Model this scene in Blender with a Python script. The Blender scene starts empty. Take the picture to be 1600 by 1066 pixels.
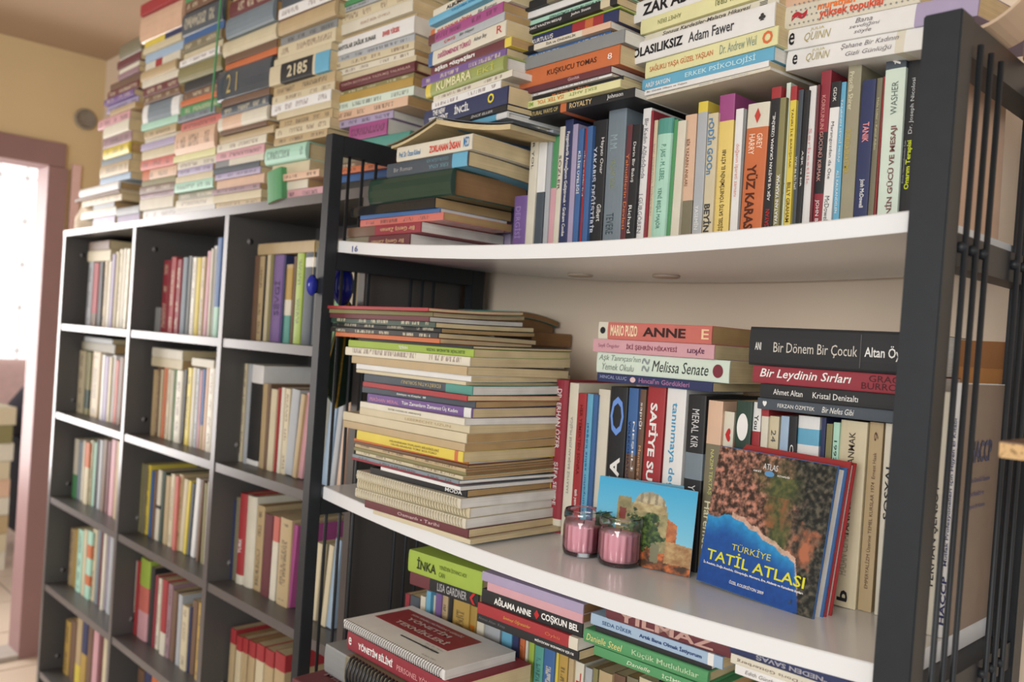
import bpy, math, random
from mathutils import Matrix, Vector, Euler
random.seed(7)
sc = bpy.context.scene
C = bpy.data.collections.new('bookshop_corner'); sc.collection.children.link(C)

# ------------------------------------------------------------------ camera, light, exposure
F_PX = 1364.43
CAM = Vector((1.19881, -0.73945, -0.14269)); YAW, PITCH, ROLL = 0.80199, -0.00011, 0.06206
_f = Vector((-math.sin(YAW)*math.cos(PITCH), math.cos(YAW)*math.cos(PITCH), math.sin(PITCH)))
_r = Vector((math.cos(YAW), math.sin(YAW), 0)); _u = _r.cross(_f)
R_ = math.cos(ROLL)*_r + math.sin(ROLL)*_u; U_ = -math.sin(ROLL)*_r + math.cos(ROLL)*_u
cd = bpy.data.cameras.new('camera'); cam = bpy.data.objects.new('camera', cd); sc.collection.objects.link(cam)
cam.matrix_world = Matrix((( R_.x, U_.x, -_f.x, CAM.x), (R_.y, U_.y, -_f.y, CAM.y), (R_.z, U_.z, -_f.z, CAM.z), (0, 0, 0, 1)))
cd.sensor_width = 36; cd.lens = F_PX/1600*36; cd.clip_start = .02
cd.dof.use_dof = True; cd.dof.focus_distance = 1.02; cd.dof.aperture_fstop = 5.0
sc.camera = cam
sc.view_settings.view_transform = 'Standard'; sc.view_settings.look = 'None'; sc.view_settings.gamma = 1
sc.view_settings.use_curve_mapping = False; sc.view_settings.exposure = 0.34
w = bpy.data.worlds.new('world'); sc.world = w; w.use_nodes = True
w.node_tree.nodes['Background'].inputs[0].default_value = (.93, .95, 1, 1)
w.node_tree.nodes['Background'].inputs[1].default_value = 0.76
def area(name, loc, target, sx, sy, power, col):
    l = bpy.data.lights.new(name, 'AREA'); l.shape = 'RECTANGLE'; l.size = sx; l.size_y = sy; l.energy = power; l.color = col
    o = bpy.data.objects.new(name, l); sc.collection.objects.link(o); o.location = loc
    o.rotation_euler = (Vector(target)-Vector(loc)).to_track_quat('-Z', 'Y').to_euler()
    return o
area('window_light_behind_camera', (1.6, -3.0, .4), (.3, .2, -.1), 1.8, 1.4, 60, (1, .98, .95))
area('doorway_daylight', (-2.9, -.55, -.2), (-1.2, .1, 0), 1.0, 1.3, 34, (1, .96, .93))

def ray(px, py): return _f + R_*((px-800)/F_PX) - U_*((py-533)/F_PX)
def at(px, py, ax, c):
    d = ray(px, py); return CAM + d*((c-CAM[ax])/d[ax])
def to_px(p):
    d = Vector(p)-CAM; z = d.dot(_f); return 800+F_PX*d.dot(R_)/z, 533-F_PX*d.dot(U_)/z

# ------------------------------------------------------------------ materials
PAL = dict(palemint=(204,224,204), golden=(232,200,92), moss=(146,160,72), taupe=(150,144,112), cream=(206,192,152), ivory=(214,208,184), white=(226,226,222), tan=(186,158,108), brown=(112,78,54), maroon=(108,42,48),
 red=(178,36,42), crimson=(158,34,48), orange=(212,98,40), yellow=(222,196,44), mustard=(184,144,52), lime=(150,184,44), green=(64,150,84),
 deepgreen=(34,62,48), mint=(160,216,190), teal=(66,152,136), sky=(84,172,212), blue=(48,98,166), navy=(36,46,96), purple=(112,78,152),
 lilac=(166,152,190), magenta=(168,62,132), pink=(216,152,162), grey=(128,132,132), silver=(168,174,180), slate=(64,76,88),
 black=(30,31,34), olive=(132,126,72), khaki=(120,112,84), peach=(222,178,142), paleyellow=(222,220,150), paleblue=(150,182,212), salmon=(214,98,84), mauve=(150,112,122), steel=(110,128,140))
for _k, _c in PAL.items():
    _l = .3*_c[0]+.59*_c[1]+.11*_c[2]; PAL[_k] = tuple(int(12+(_l+(v-_l)*.80)*.95) for v in _c)  # every colour greyed and lifted, putting the hazy veil into the palette
WORD = dict(palemint='pale mint', golden='golden yellow', moss='moss green', taupe='grey-brown', paleyellow='pale yellow', sky='sky blue', deepgreen='dark green', mint='mint green', paleblue='pale blue', steel='steel grey-blue', khaki='khaki brown', lime='lime green', navy='navy blue')
def lin(c):
    return tuple(((v/255)/12.92 if v/255 <= .04045 else ((v/255+.055)/1.055)**2.4) for v in c)+(1,)
_M = {}
def newmat(name, rough=.6, spec=.4):
    m = bpy.data.materials.new(name); m.use_nodes = True
    b = m.node_tree.nodes['Principled BSDF']; b.inputs['Roughness'].default_value = rough
    b.inputs['Specular IOR Level'].default_value = spec
    return m, m.node_tree, b
def M(name, col=None, rough=.55, spec=.4, var=.06, scale=30, metal=0, coat=0):
    """procedural colour with faint mottling"""
    key = (name, rough)
    if key in _M: return _M[key]
    c = lin(PAL[name] if col is None else col)
    m, nt, b = newmat(name, rough, spec)
    tc = nt.nodes.new('ShaderNodeTexCoord'); n = nt.nodes.new('ShaderNodeTexNoise'); n.inputs['Scale'].default_value = scale; n.inputs['Detail'].default_value = 3
    mp = nt.nodes.new('ShaderNodeMapRange'); mp.inputs['To Min'].default_value = 1-var*2.2; mp.inputs['To Max'].default_value = 1+var
    mx = nt.nodes.new('ShaderNodeVectorMath'); mx.operation = 'SCALE'; mx.inputs[0].default_value = c[:3]
    nt.links.new(tc.outputs['Object'], n.inputs['Vector']); nt.links.new(n.outputs['Fac'], mp.inputs['Value'])
    nt.links.new(mp.outputs['Result'], mx.inputs['Scale']); nt.links.new(mx.outputs[0], b.inputs['Base Color'])
    b.inputs['Metallic'].default_value = metal; b.inputs['Coat Weight'].default_value = coat
    _M[key] = m; return m
def Mprint(name, rough=.45):
    """cover colour with two rows of illegible small print along the spine (flat print)"""
    key = ('print', name)
    if key in _M: return _M[key]
    col = PAL[name]; m, nt, b = newmat('printed_'+name, rough)
    lum = sum(col)/3; ink = (46,44,48) if lum > 120 else (214,206,178)
    if name in ('cream','white','ivory') : ink = (92,58,60)
    OC = attr(nt, 'oco'); GC_ = attr(nt, 'gco')
    def math_(op, a, bb, cl=False):
        n = nt.nodes.new('ShaderNodeMath'); n.operation = op; n.use_clamp = cl
        for i, v in enumerate((a, bb)):
            if v is None: continue
            if isinstance(v, (int, float)): n.inputs[i].default_value = v
            else: nt.links.new(v, n.inputs[i])
        return n.outputs[0]
    mp = nt.nodes.new('ShaderNodeVectorMath'); mp.operation = 'MULTIPLY'; mp.inputs[1].default_value = (420, 0, 90); nt.links.new(OC, mp.inputs[0])
    off = nt.nodes.new('ShaderNodeVectorMath'); off.operation = 'ADD'; nt.links.new(mp.outputs[0], off.inputs[0])
    cb = nt.nodes.new('ShaderNodeCombineXYZ'); nt.links.new(cb.outputs[0], off.inputs[1])
    n1 = nt.nodes.new('ShaderNodeTexNoise'); n1.inputs['Scale'].default_value = 1; n1.inputs['Detail'].default_value = 1; nt.links.new(off.outputs[0], n1.inputs['Vector'])
    glyph = math_('GREATER_THAN', n1.outputs['Fac'], .49)
    mp2 = nt.nodes.new('ShaderNodeVectorMath'); mp2.operation = 'MULTIPLY'; mp2.inputs[1].default_value = (26, 0, 0); nt.links.new(OC, mp2.inputs[0])
    off2 = nt.nodes.new('ShaderNodeVectorMath'); off2.operation = 'ADD'; nt.links.new(mp2.outputs[0], off2.inputs[0]); nt.links.new(cb.outputs[0], off2.inputs[1])
    n2 = nt.nodes.new('ShaderNodeTexNoise'); n2.inputs['Scale'].default_value = 1; n2.inputs['Detail'].default_value = 0; nt.links.new(off2.outputs[0], n2.inputs['Vector'])
    word = math_('GREATER_THAN', n2.outputs['Fac'], .47)
    # row band in the middle of the generated thickness
    g = nt.nodes.new('ShaderNodeSeparateXYZ'); nt.links.new(GC_, g.inputs[0])
    d = math_('ABSOLUTE', math_('SUBTRACT', g.outputs[2], .5), None)
    band = math_('LESS_THAN', d, .24)
    xin = math_('LESS_THAN', math_('ABSOLUTE', math_('SUBTRACT', g.outputs[0], .5), None), .44)
    fac = math_('MULTIPLY', math_('MULTIPLY', glyph, word), math_('MULTIPLY', band, xin))
    fac = math_('MULTIPLY', fac, .62)
    mx = nt.nodes.new('ShaderNodeMix'); mx.data_type = 'RGBA'; mx.inputs[6].default_value = lin(col); mx.inputs[7].default_value = lin(ink)
    nt.links.new(fac, mx.inputs[0]); nt.links.new(mx.outputs[2], b.inputs['Base Color'])
    _M[key] = m; return m
def Mpaper(name, col):
    """page block: fine leaves stacked along local z"""
    key = ('paper', name)
    if key in _M: return _M[key]
    m, nt, b = newmat('paper_'+name, .85, .15)
    OC = attr(nt, 'oco'); mp = nt.nodes.new('ShaderNodeMapping'); mp.inputs['Scale'].default_value = (6, 6, 1400)
    n = nt.nodes.new('ShaderNodeTexNoise'); n.inputs['Scale'].default_value = 1; n.inputs['Detail'].default_value = 2
    n2 = nt.nodes.new('ShaderNodeTexNoise'); n2.inputs['Scale'].default_value = 25
    nt.links.new(OC, mp.inputs[0]); nt.links.new(mp.outputs[0], n.inputs['Vector']); nt.links.new(OC, n2.inputs['Vector'])
    ad = nt.nodes.new('ShaderNodeMath'); ad.operation = 'ADD'; nt.links.new(n.outputs['Fac'], ad.inputs[0]); nt.links.new(n2.outputs['Fac'], ad.inputs[1])
    cr = nt.nodes.new('ShaderNodeMapRange'); cr.inputs['From Min'].default_value = .6; cr.inputs['From Max'].default_value = 1.4
    cr.inputs['To Min'].default_value = .74; cr.inputs['To Max'].default_value = 1.12
    mx = nt.nodes.new('ShaderNodeVectorMath'); mx.operation = 'SCALE'; mx.inputs[0].default_value = lin(col)[:3]
    nt.links.new(ad.outputs[0], cr.inputs['Value']); nt.links.new(cr.outputs['Result'], mx.inputs['Scale']); nt.links.new(mx.outputs[0], b.inputs['Base Color'])
    _M[key] = m; return m
PAPER = dict(w=(222,220,212), c=(206,188,148), t=(178,148,104), b=(146,112,78))
def paper(k): return Mpaper(k, PAPER[k])
BLACKM = M('black_steel', (38,42,46), .45, .32, .1, 60)
WHITEM = M('white_melamine', (226,229,230), .22, .5, .015, 6)
DARKW = M('dark_melamine', (84,82,80), .38, .45, .05, 12)
EDGEW = M('grey_melamine_edge', (90,86,86), .3, .5, .05, 14)

# ------------------------------------------------------------------ mesh helpers
def mk(name, verts, faces, mats, parent=None, mi=None, smooth=False):
    me = bpy.data.meshes.new(name); me.from_pydata([tuple(v) for v in verts], [], faces); 
    for m in (mats if isinstance(mats, (list, tuple)) else [mats]): me.materials.append(m)
    if mi: me.polygons.foreach_set('material_index', mi)
    if smooth: me.polygons.foreach_set('use_smooth', [True]*len(me.polygons))
    o = bpy.data.objects.new(name, me); C.objects.link(o)
    if parent: o.parent = parent
    if name in ('cover', 'page_block'):
        xs = [v[0] for v in verts]; zz = [v[2] for v in verts]; a0, a1, c0, c1 = min(xs), max(xs), min(zz), max(zz); ofs = random.random()*40
        a = me.attributes.new('oco', 'FLOAT_VECTOR', 'POINT'); a.data.foreach_set('vector', [q for v in verts for q in (v[0]+ofs, v[1], v[2])])
        a = me.attributes.new('gco', 'FLOAT_VECTOR', 'POINT'); a.data.foreach_set('vector', [q for v in verts for q in ((v[0]-a0)/max(a1-a0, 1e-6), 0, (v[2]-c0)/max(c1-c0, 1e-6))])
    return o
def attr(nt, nm):
    n = nt.nodes.new('ShaderNodeAttribute'); n.attribute_name = nm; return n.outputs['Vector']
BF = [(0,3,2,1),(4,5,6,7),(0,1,5,4),(1,2,6,5),(2,3,7,6),(3,0,4,7)]
def boxv(a, b):
    return [(a[0],a[1],a[2]),(b[0],a[1],a[2]),(b[0],b[1],a[2]),(a[0],b[1],a[2]),(a[0],a[1],b[2]),(b[0],a[1],b[2]),(b[0],b[1],b[2]),(a[0],b[1],b[2])]
def box(name, a, b, mat, parent=None, bev=0):
    o = mk(name, boxv(a, b), BF, mat, parent)
    if bev:
        import bmesh
        bm = bmesh.new(); bm.from_mesh(o.data); bmesh.ops.bevel(bm, geom=bm.edges[:], offset=bev, segments=2, affect='EDGES', profile=.6); bm.to_mesh(o.data); bm.free()
    return o
def hexa(name, pts, mat, parent=None): return mk(name, pts, BF, mat, parent)
def boxes(name, lst, mat, parent=None):
    V, Fc = [], []
    for a, b in lst:
        k = len(V); V += boxv(a, b); Fc += [tuple(i+k for i in f) for f in BF]
    return mk(name, V, Fc, mat, parent)
def tube(name, path, rad, mat, parent=None, seg=8, closed=False):
    V, Fc = [], []; n = len(path); P = [Vector(p) for p in path]
    for i, p in enumerate(P):
        t = (P[(i+1) % n]-P[i-1]) if closed else (P[min(i+1, n-1)]-P[max(i-1, 0)])
        t.normalize(); a = t.cross(Vector((0,0,1)) if abs(t.z) < .9 else Vector((1,0,0))).normalized(); b = t.cross(a)
        for k in range(seg):
            an = 2*math.pi*k/seg; V.append(p+a*math.cos(an)*rad+b*math.sin(an)*rad)
    for i in range(n if closed else n-1):
        for k in range(seg):
            j = (i+1) % n; Fc.append((i*seg+k, i*seg+(k+1) % seg, j*seg+(k+1) % seg, j*seg+k))
    if not closed: Fc += [tuple(range(seg))[::-1], tuple(range((n-1)*seg, n*seg))]
    return mk(name, V, Fc, mat, parent, smooth=True)
def lathe(name, prof, mat, parent=None, seg=32, flute=0, cap=True):
    V, Fc = [], []
    for r, z, fl in [(p+(0,))[:3] if len(p) == 2 else p for p in prof]:
        for k in range(seg):
            an = 2*math.pi*k/seg; rr = r*(1+fl*(math.cos(an*18)*.5-.5)); V.append((rr*math.cos(an), rr*math.sin(an), z))
    n = len(prof)
    for i in range(n-1):
        for k in range(seg): Fc.append((i*seg+k, i*seg+(k+1) % seg, (i+1)*seg+(k+1) % seg, (i+1)*seg+k))
    if cap: Fc += [tuple(range(seg))[::-1], tuple(range((n-1)*seg, n*seg))]
    return mk(name, V, Fc, mat, parent, smooth=True)
def thing(name, label, cat, loc=(0,0,0), rot=None, group=None):
    o = bpy.data.objects.new(name, None); C.objects.link(o); o.empty_display_size = .02
    if rot is None: o.location = loc
    else: o.matrix_world = Matrix.Translation(Vector(loc)) @ rot.to_4x4()
    o['label'] = label; o['category'] = cat
    if group: o['group'] = group
    return o
def tag(o, label, cat, group=None):
    o['label'] = label; o['category'] = cat
    if group: o['group'] = group
    return o
def struct(o): o['kind'] = 'structure'; return o

# ------------------------------------------------------------------ lettering (flat print, real meshes)
_tc = {}
def text_mesh(s, bold=0.0, shear=0.0, space=1.0):
    k = (s, bold, shear, space)
    if k in _tc: return _tc[k]
    cu = bpy.data.curves.new('t', 'FONT'); cu.body = s; cu.size = 1; cu.resolution_u = 2; cu.offset = bold; cu.shear = shear; cu.space_character = space
    cu.align_x = 'LEFT'; cu.space_line = .8
    ob = bpy.data.objects.new('t', cu); C.objects.link(ob)
    dg = bpy.context.evaluated_depsgraph_get(); me = bpy.data.meshes.new_from_object(ob.evaluated_get(dg))
    V = [v.co.copy() for v in me.vertices]; Fc = [tuple(p.vertices) for p in me.polygons]
    bpy.data.objects.remove(ob); bpy.data.meshes.remove(me); bpy.data.curves.remove(cu)
    if V:
        x0 = min(v.x for v in V); x1 = max(v.x for v in V); y0 = min(v.y for v in V); y1 = max(v.y for v in V)
        V = [((v.x-x0)/max(x1-x0, 1e-6), (v.y-y0)/max(y1-y0, 1e-6)) for v in V]
    _tc[k] = (V, Fc); return _tc[k]
def letter(parent, s, o, ex, ey, w_, h_, col, bold=.0, shear=0, flip=False, name='lettering', space=1.0):
    """text s in the rectangle at o spanned by unit vectors ex, ey with size w_ x h_, lifted slightly along ex x ey"""
    V, Fc = text_mesh(s, bold, shear, space)
    if not V: return
    ex = Vector(ex); ey = Vector(ey); n = ex.cross(ey)*.00035; o = Vector(o)
    P = [o+n+ex*((1-u if flip else u)*w_)+ey*((1-v if flip else v)*h_) for u, v in V]
    return mk(name, P, Fc, M('ink_%d_%d_%d' % col, col, .5, .3, .02), parent)

# ------------------------------------------------------------------ books
def ordn(i):
    return ['first','second','third','fourth','fifth','sixth','seventh','eighth','ninth','tenth','eleventh','twelfth','thirteenth','fourteenth','fifteenth','sixteenth','seventeenth','eighteenth','nineteenth','twentieth','twenty-first','twenty-second','twenty-third','twenty-fourth','twenty-fifth','twenty-sixth','twenty-seventh','twenty-eighth','twenty-ninth','thirtieth','thirty-first','thirty-second','thirty-third','thirty-fourth','thirty-fifth','thirty-sixth','thirty-seventh','thirty-eighth','thirty-ninth','fortieth','forty-first','forty-second','forty-third','forty-fourth'][i]
BN = 0
def book(L, T, D, col, root, kind='p', pg='c', bands=(), text=(), bend=0, printed=False, rough=None, spine_dot=None):
    """local axes: x spine length, y depth towards the fore-edge, z thickness. kind p paperback, h hardcover, m stapled magazine/bundle"""
    hb = kind == 'h'
    t = min(.0022 if hb else .0006, T*.2); ins = .003 if hb else .0004; bul = min(T*.16, .006) if hb else T*.05
    nseg = 6 if bend else 1
    def bz(y): return bend*(max(y, 0)/D)**2
    ys = [D*i/nseg for i in range(nseg+1)]
    arc = []
    for k in range(1, 6):
        a = math.pi*k/6; arc.append((-bul*math.sin(a), T/2-T/2*math.cos(a)))
    e = max(t*1.5, .0012)
    prof = [(y, bz(y)) for y in ys[::-1] if y > 0]+[(0, 0)]+arc+[(0, T)]+[(y, T+bz(y)) for y in ys if y > 0]
    prof += [(y, T-t+bz(y)) for y in ys[::-1] if y > e]+[(e, T-t), (e, t)]+[(y, t+bz(y)) for y in ys if y > e]
    nb = len([y for y in ys if y > 0]); n = len(prof)
    spine_rng = range(nb, nb+len(arc)+1)
    cuts = sorted(set([0., 1.]+[b[0] for b in bands]+[b[1] for b in bands]))
    if L > .05 and kind != 'h': pass
    mats = [M(col) if rough is None else M(col, rough=rough), Mprint(col) if printed else (M(col) if rough is None else M(col, rough=rough))]
    names = {}
    for b in bands:
        if b[2] not in names: names[b[2]] = len(mats); mats.append(M(b[2]) if b[2] in PAL else b[2])
    V, Fc, mi = [], [], []
    for c in cuts:
        V += [(c*L, y, z) for y, z in prof]
    for s in range(len(cuts)-1):
        mid = (cuts[s]+cuts[s+1])/2; bi = None
        for b in bands:
            if b[0] <= mid <= b[1]: bi = names[b[2]]
        for i in range(n):
            j = (i+1) % n; Fc.append((s*n+i, s*n+j, (s+1)*n+j, (s+1)*n+i))
            mi.append(bi if bi is not None else (1 if i in spine_rng else 0))
    # end caps of the boards
    def cap(base, fl):
        # strips: bottom board, spine wall, top board
        out = []
        m = n; no = nb
        bo = list(range(0, nb+1)); inn = [k for k in range(n)][::-1]
        # bottom board outer idx nb..0 with inner idx
        ib = [n-1-k for k in range(0, len([y for y in ys if y > e]))]
        outer_b = list(range(0, nb+1)); inner_b = ib+[n-1-len(ib)]
        q = min(len(outer_b), len(inner_b))
        for k in range(q-1): out.append((outer_b[k], outer_b[k+1], inner_b[k+1], inner_b[k]))
        st = nb+len(arc)+1
        outer_t = list(range(st, st+nb+1))[::-1]; inner_t = list(range(st+nb+1, st+nb+1+len(ib)+1))
        for k in range(q-1): out.append((outer_t[k], inner_t[k], inner_t[k+1], outer_t[k+1]))
        out.append(tuple([nb]+list(range(nb+1, st))+[st, inner_t[-1], inner_b[-1]]))
        return [tuple(base+i for i in (f if fl else f[::-1])) for f in out]
    for f in cap(0, True): Fc.append(f); mi.append(bands[0][2] and names[bands[0][2]] if bands and bands[0][0] == 0 else 0)
    for f in cap((len(cuts)-1)*n, False): Fc.append(f); mi.append(names[bands[-1][2]] if bands and bands[-1][1] >= 1 else 0)
    mk('cover', V, Fc, mats, root, mi)
    # pages
    y0, y1 = e*.9, D-ins; x0, x1 = ins, L-ins; z0, z1 = t, T-t
    V, Fc = [], []
    py = [y0+(y1-y0)*i/nseg for i in range(nseg+1)]
    for y in py: V += [(x0, y, z0+bz(y)), (x1, y, z0+bz(y)), (x1, y, z1+bz(y)), (x0, y, z1+bz(y))]
    for i in range(nseg):
        a = i*4; b = a+4
        Fc += [(a, a+1, b+1, b), (a+1, a+2, b+2, b+1), (a+2, a+3, b+3, b+2), (a+3, a, b, b+3)]
    Fc += [(3, 2, 1, 0), (nseg*4, nseg*4+1, nseg*4+2, nseg*4+3)]
    mk('page_block', V, Fc, paper(pg), root)
    # lettering on the spine: (string, x0, x1, z0, z1, colour, opts)
    for tx in text:
        s, a, b, c, d, colr = tx[:6]; op = tx[6] if len(tx) > 6 else ''
        bold = .03 if 'B' in op else (.012 if 'b' in op else 0)
        letter(root, s, (a*L, -bul-.0002, c*T), (1,0,0), (0,0,1), (b-a)*L, (d-c)*T, colr, bold, .25 if 'i' in op else 0, 'f' in op, 'spine_lettering')
    return root

W_=(232,232,228); K_=(34,34,38); R2=(186,44,46); G_=(190,176,120); Y_=(226,210,60); BL=(60,110,170); GR=(120,118,112)
KW = dict(p='paperback', h='hardback', m='magazine')
def rotz(a): return Matrix.Rotation(a, 3, 'Z')
def stack(where, xref, Y, ybot, rows, yaw=0, zbase=None, D=.14, tilt=0, group=None, dj=.006, bend=0, catlabel=None, zfix=None):
    """rows bottom to top: (ytop, xl, xr, colour, opts dict)"""
    rows = list(rows); ang = math.radians(yaw)
    A = at(xref, ybot, 1, Y)
    nrm = Vector((-math.sin(ang), math.cos(ang), 0))
    def atp(px, py):
        d = ray(px, py); return CAM+d*((A-CAM).dot(nrm)/d.dot(nrm))
    zs = [atp(xref, ybot).z]+[atp(xref, r[0]).z for r in rows]
    off = 0 if zbase is None else zbase-zs[0]
    ex = Vector((math.cos(ang), math.sin(ang), 0)); n = len(rows); out = []
    py = ybot
    for i, r in enumerate(rows):
        ytop, xl, xr, col = r[:4]; op = dict(r[4]) if len(r) > 4 else {}
        ym = (py+ytop)/2; sl = op.pop('s', None)
        # spine ends: follow the perspective of the horizontal line through the reference point
        P = atp(xref, ym); q = to_px(P+ex*.05); m_ = (q[1]-to_px(P)[1])/(q[0]-to_px(P)[0])
        a = atp(xl, ym+m_*(xl-xref)); b = atp(xr, ym+m_*(xr-xref))
        L = (b-a).length; T = (zs[i+1]-zs[i])-.0004; z0 = zs[i]+off
        if zfix is not None: z0 = zfix(z0)
        jit = random.uniform(-dj, dj) if 'dy' not in op else op.pop('dy')
        yj = math.radians(op.pop('yaw', random.uniform(-1.0, 1.0)))
        o = Vector((a.x, a.y, z0))+nrm*jit
        rot = Matrix.Rotation(ang+yj, 3, 'Z') @ Matrix.Rotation(-math.radians(tilt), 3, 'Y')
        kind = op.pop('k', 'p'); word = op.pop('w', None); d_ = op.pop('D', D*random.uniform(.93, 1.03)); lab = op.pop('label', None)
        pl = 'topmost' if i == n-1 else ('lowest' if i == 0 else ordn(n-1-i)+' from the top')
        if lab is None: lab = '%s %s, %s in %s' % (WORD.get(col, col)+(' '+word if word else ''), KW[kind], pl, where)
        root = thing('magazine' if kind == 'm' else 'book', lab, 'magazine' if kind == 'm' else 'book', o, rot, group)
        if 'pg' not in op: op['pg'] = random.choice('cct')
        op.setdefault('bend', bend)
        book(L, T, d_, col, root, kind, **op)
        out.append(root); py = ytop
    return out
def zs_flat(z): return lambda x: z
def row(where, Y, yref, items, zf, D=.13, group=None, lean=0, cen=True, hid=0):
    """standing books, items left to right: (xl, xr, ytop, colour, opts)"""
    n = len(items)
    for i, r in enumerate(items):
        xl, xr, ytop, col = r[:4]; op = dict(r[4]) if len(r) > 4 else {}
        Yb = Y+op.pop('dy', random.uniform(-.004, .004)); ln = math.radians(op.pop('lean', lean+random.uniform(-.7, .7)))
        yr = op.pop('yr', yref)
        a = at(xl, yr, 1, Yb); b = at(xr, yr, 1, Yb); top = at((xl+xr)/2, ytop, 1, Yb).z
        zb = zf(b.x); H = max(top-zb, .04); T = max((b.x-a.x)-.0005, .002)
        # tie: bottom-right corner, rotate about Y for the lean
        kind = op.pop('k', 'p'); word = op.pop('w', None); d_ = op.pop('D', D*random.uniform(.9, 1.02)); lab = op.pop('label', None)
        base = Matrix(((0, 0, -1), (0, 1, 0), (1, 0, 0)))
        rot = Matrix.Rotation(-ln, 3, 'Y') @ base
        hm = (a.z-zb) ; bx = b.x + math.tan(ln)*hm*1.0
        o = Vector((bx, Yb, zb+(abs(math.sin(ln))*T if ln < 0 else 0)))
        pl = ordn(i)+' from the left' if i <= n/2 else (ordn(n-1-i)+' from the right' if i < n-1 else 'rightmost')
        if lab is None: lab = '%s %s, %s in %s' % (WORD.get(col, col)+(' '+word if word else ''), KW[kind], pl, where)
        root = thing('magazine' if kind == 'm' else 'book', lab, 'magazine' if kind == 'm' else 'book', o, rot, group)
        if 'pg' not in op: op['pg'] = random.choice('cct')
        if hid:
            h_ = lambda f: hid+(1-hid)*f
            op['text'] = [(t[0], h_(t[1]), h_(t[2]))+tuple(t[3:]) for t in op.get('text', ())]
            op['bands'] = [((h_(b[0]) if b[0] > 0 else 0), h_(b[1]), b[2]) for b in op.get('bands', ())]
        book(H, T, d_, col, root, kind, **op)
# ------------------------------------------------------------------ room
WALLY = .375; LX = -2.176; FZ = -1.37; CZ = .79
CREAMW = M('cream_wall_paint', (212,190,148), .8, .2, .03, 3)
BACKW = M('pale_cream_wall_paint', (232,214,192), .8, .2, .025, 3)
struct(box('wall_back', (LX-.1, WALLY, FZ), (2.6, WALLY+.1, CZ), BACKW))
# left wall of yellow paint with the doorway cut in it
DY1, DY0, DZ = .232, -.85, .372
struct(box('wall_left', (LX-.1, DY1, FZ), (LX, WALLY, CZ), CREAMW))
struct(box('wall_left', (LX-.1, DY0, DZ+.085), (LX, DY1, CZ), CREAMW))
struct(box('wall_left', (LX-.1, -3.4, FZ), (LX, DY0, CZ), CREAMW))
CEILM = M('ceiling_paint', (188,166,144), .85, .2, .04, 2)
struct(box('ceiling', (LX-.1, -3.4, CZ), (2.6, WALLY+.1, CZ+.08), CEILM))
floorm = M('beige_floor_tile', (196,178,158), .45, .4, .05, 4)
FLOOR = struct(box('floor', (-5.2, -3.4, FZ-.06), (2.6, 1.5, FZ), M('floor_grout', (150,136,122), .8)))
for i in range(20):
    for j in range(12):
        x = -5.2+i*.39; y = -3.4+j*.42
        if x > 2.5 or (x > LX-.4 and y > .3): continue
        mk('tile', boxv((x+.004, y+.004, FZ), (min(x+.386, 2.6), min(y+.416, WALLY if x > LX-.4 else 1.5), FZ+.004)), BF, floorm, FLOOR)
FR = M('mauve_door_paint', (144,112,110), .45, .4, .05, 9)
dr = thing('door_1', 'mauve painted door frame of the bright doorway on the left', 'door frame', (LX, 0, 0)); del dr['label']; del dr['category']; struct(dr)
box('lintel', (-.11, DY0-.06, DZ), (.02, DY1+.02, DZ+.085), FR, dr, .004)
box('jamb', (-.11, DY1-.035, FZ), (.02, DY1+.03, DZ), FR, dr, .004)
box('jamb', (-.11, DY0-.06, FZ), (.02, DY0, DZ), FR, dr, .004)
box('threshold', (-.11, DY0, FZ), (.02, DY1-.035, FZ+.02), M('threshold_stone', (170,160,150)), dr)
tr = box('trim_1', (LX, DY1+.045, FZ), (LX+.014, DY1+.075, DZ+.02), M('pale_pink_trim', (222,186,180), .5), None, .003); struct(tr)
# small wall vent high on the left wall
vc = at(133, 187, 0, LX)
v = thing('wall_vent', 'small grey round vent high on the yellow wall', 'vent', vc)
vt = lathe('vent_rim', [(.035, 0), (.038, .008), (.03, .012), (.03, .004)], M('vent_grey', (150,140,126), .6), v, 24)
vt.rotation_euler = (0, math.pi/2, 0)
for k in range(4): box('vent_slat', (.003, -.027+.002*abs(k-1.5), -.02+k*.0125), (.009, .027-.002*abs(k-1.5), -.014+k*.0125), M('vent_grey', (150,140,126), .6), v)
# the place beyond the doorway: daylit window wall, clutter on a table
def Memit(name, col, s):
    m = bpy.data.materials.new(name); m.use_nodes = True; nt = m.node_tree; nt.nodes.clear()
    o = nt.nodes.new('ShaderNodeOutputMaterial'); e = nt.nodes.new('ShaderNodeEmission'); e.inputs[0].default_value = lin(col); e.inputs[1].default_value = s
    nt.links.new(e.outputs[0], o.inputs[0]); return m
wp = thing('window_1', '', '', (-4.9, 0, 0)); del wp['label']; del wp['category']; struct(wp)
box('daylight_pane', (-.02, -1.0, -.45), (0, 1.3, 1.0), Memit('bright_daylight', (255,250,246), 1.3), wp)
BAR = M('window_bar_white', (214,206,206), .5)
for k in range(16): box('window_bar', (.02, -1.0+k*.153, -.45), (.03, -.993+k*.153, 1.0), BAR, wp)
for k in range(6): box('window_bar', (.02, -1.0, -.4+k*.27), (.03, 1.3, -.392+k*.27), BAR, wp)
struct(box('wall_outer', (-5.0, -3.4, FZ), (-4.93, 1.5, 1.3), M('pink_wall_paint', (226,196,190), .8)))
struct(box('wall_far', (-5.0, 1.5, FZ), (LX-.1, 1.56, 1.3), M('pink_wall_paint', (226,196,190), .8)))
for lx_ in (-.17, .15):
    pass
tb = thing('side_table', 'dark table with a cloth beyond the bright doorway', 'table', (-3.75, .78, FZ))
box('table_top', (-.2, -.24, .56), (.2, .35, .59), M('dark_cloth', (52,54,62), .9), tb, .004)
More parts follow.
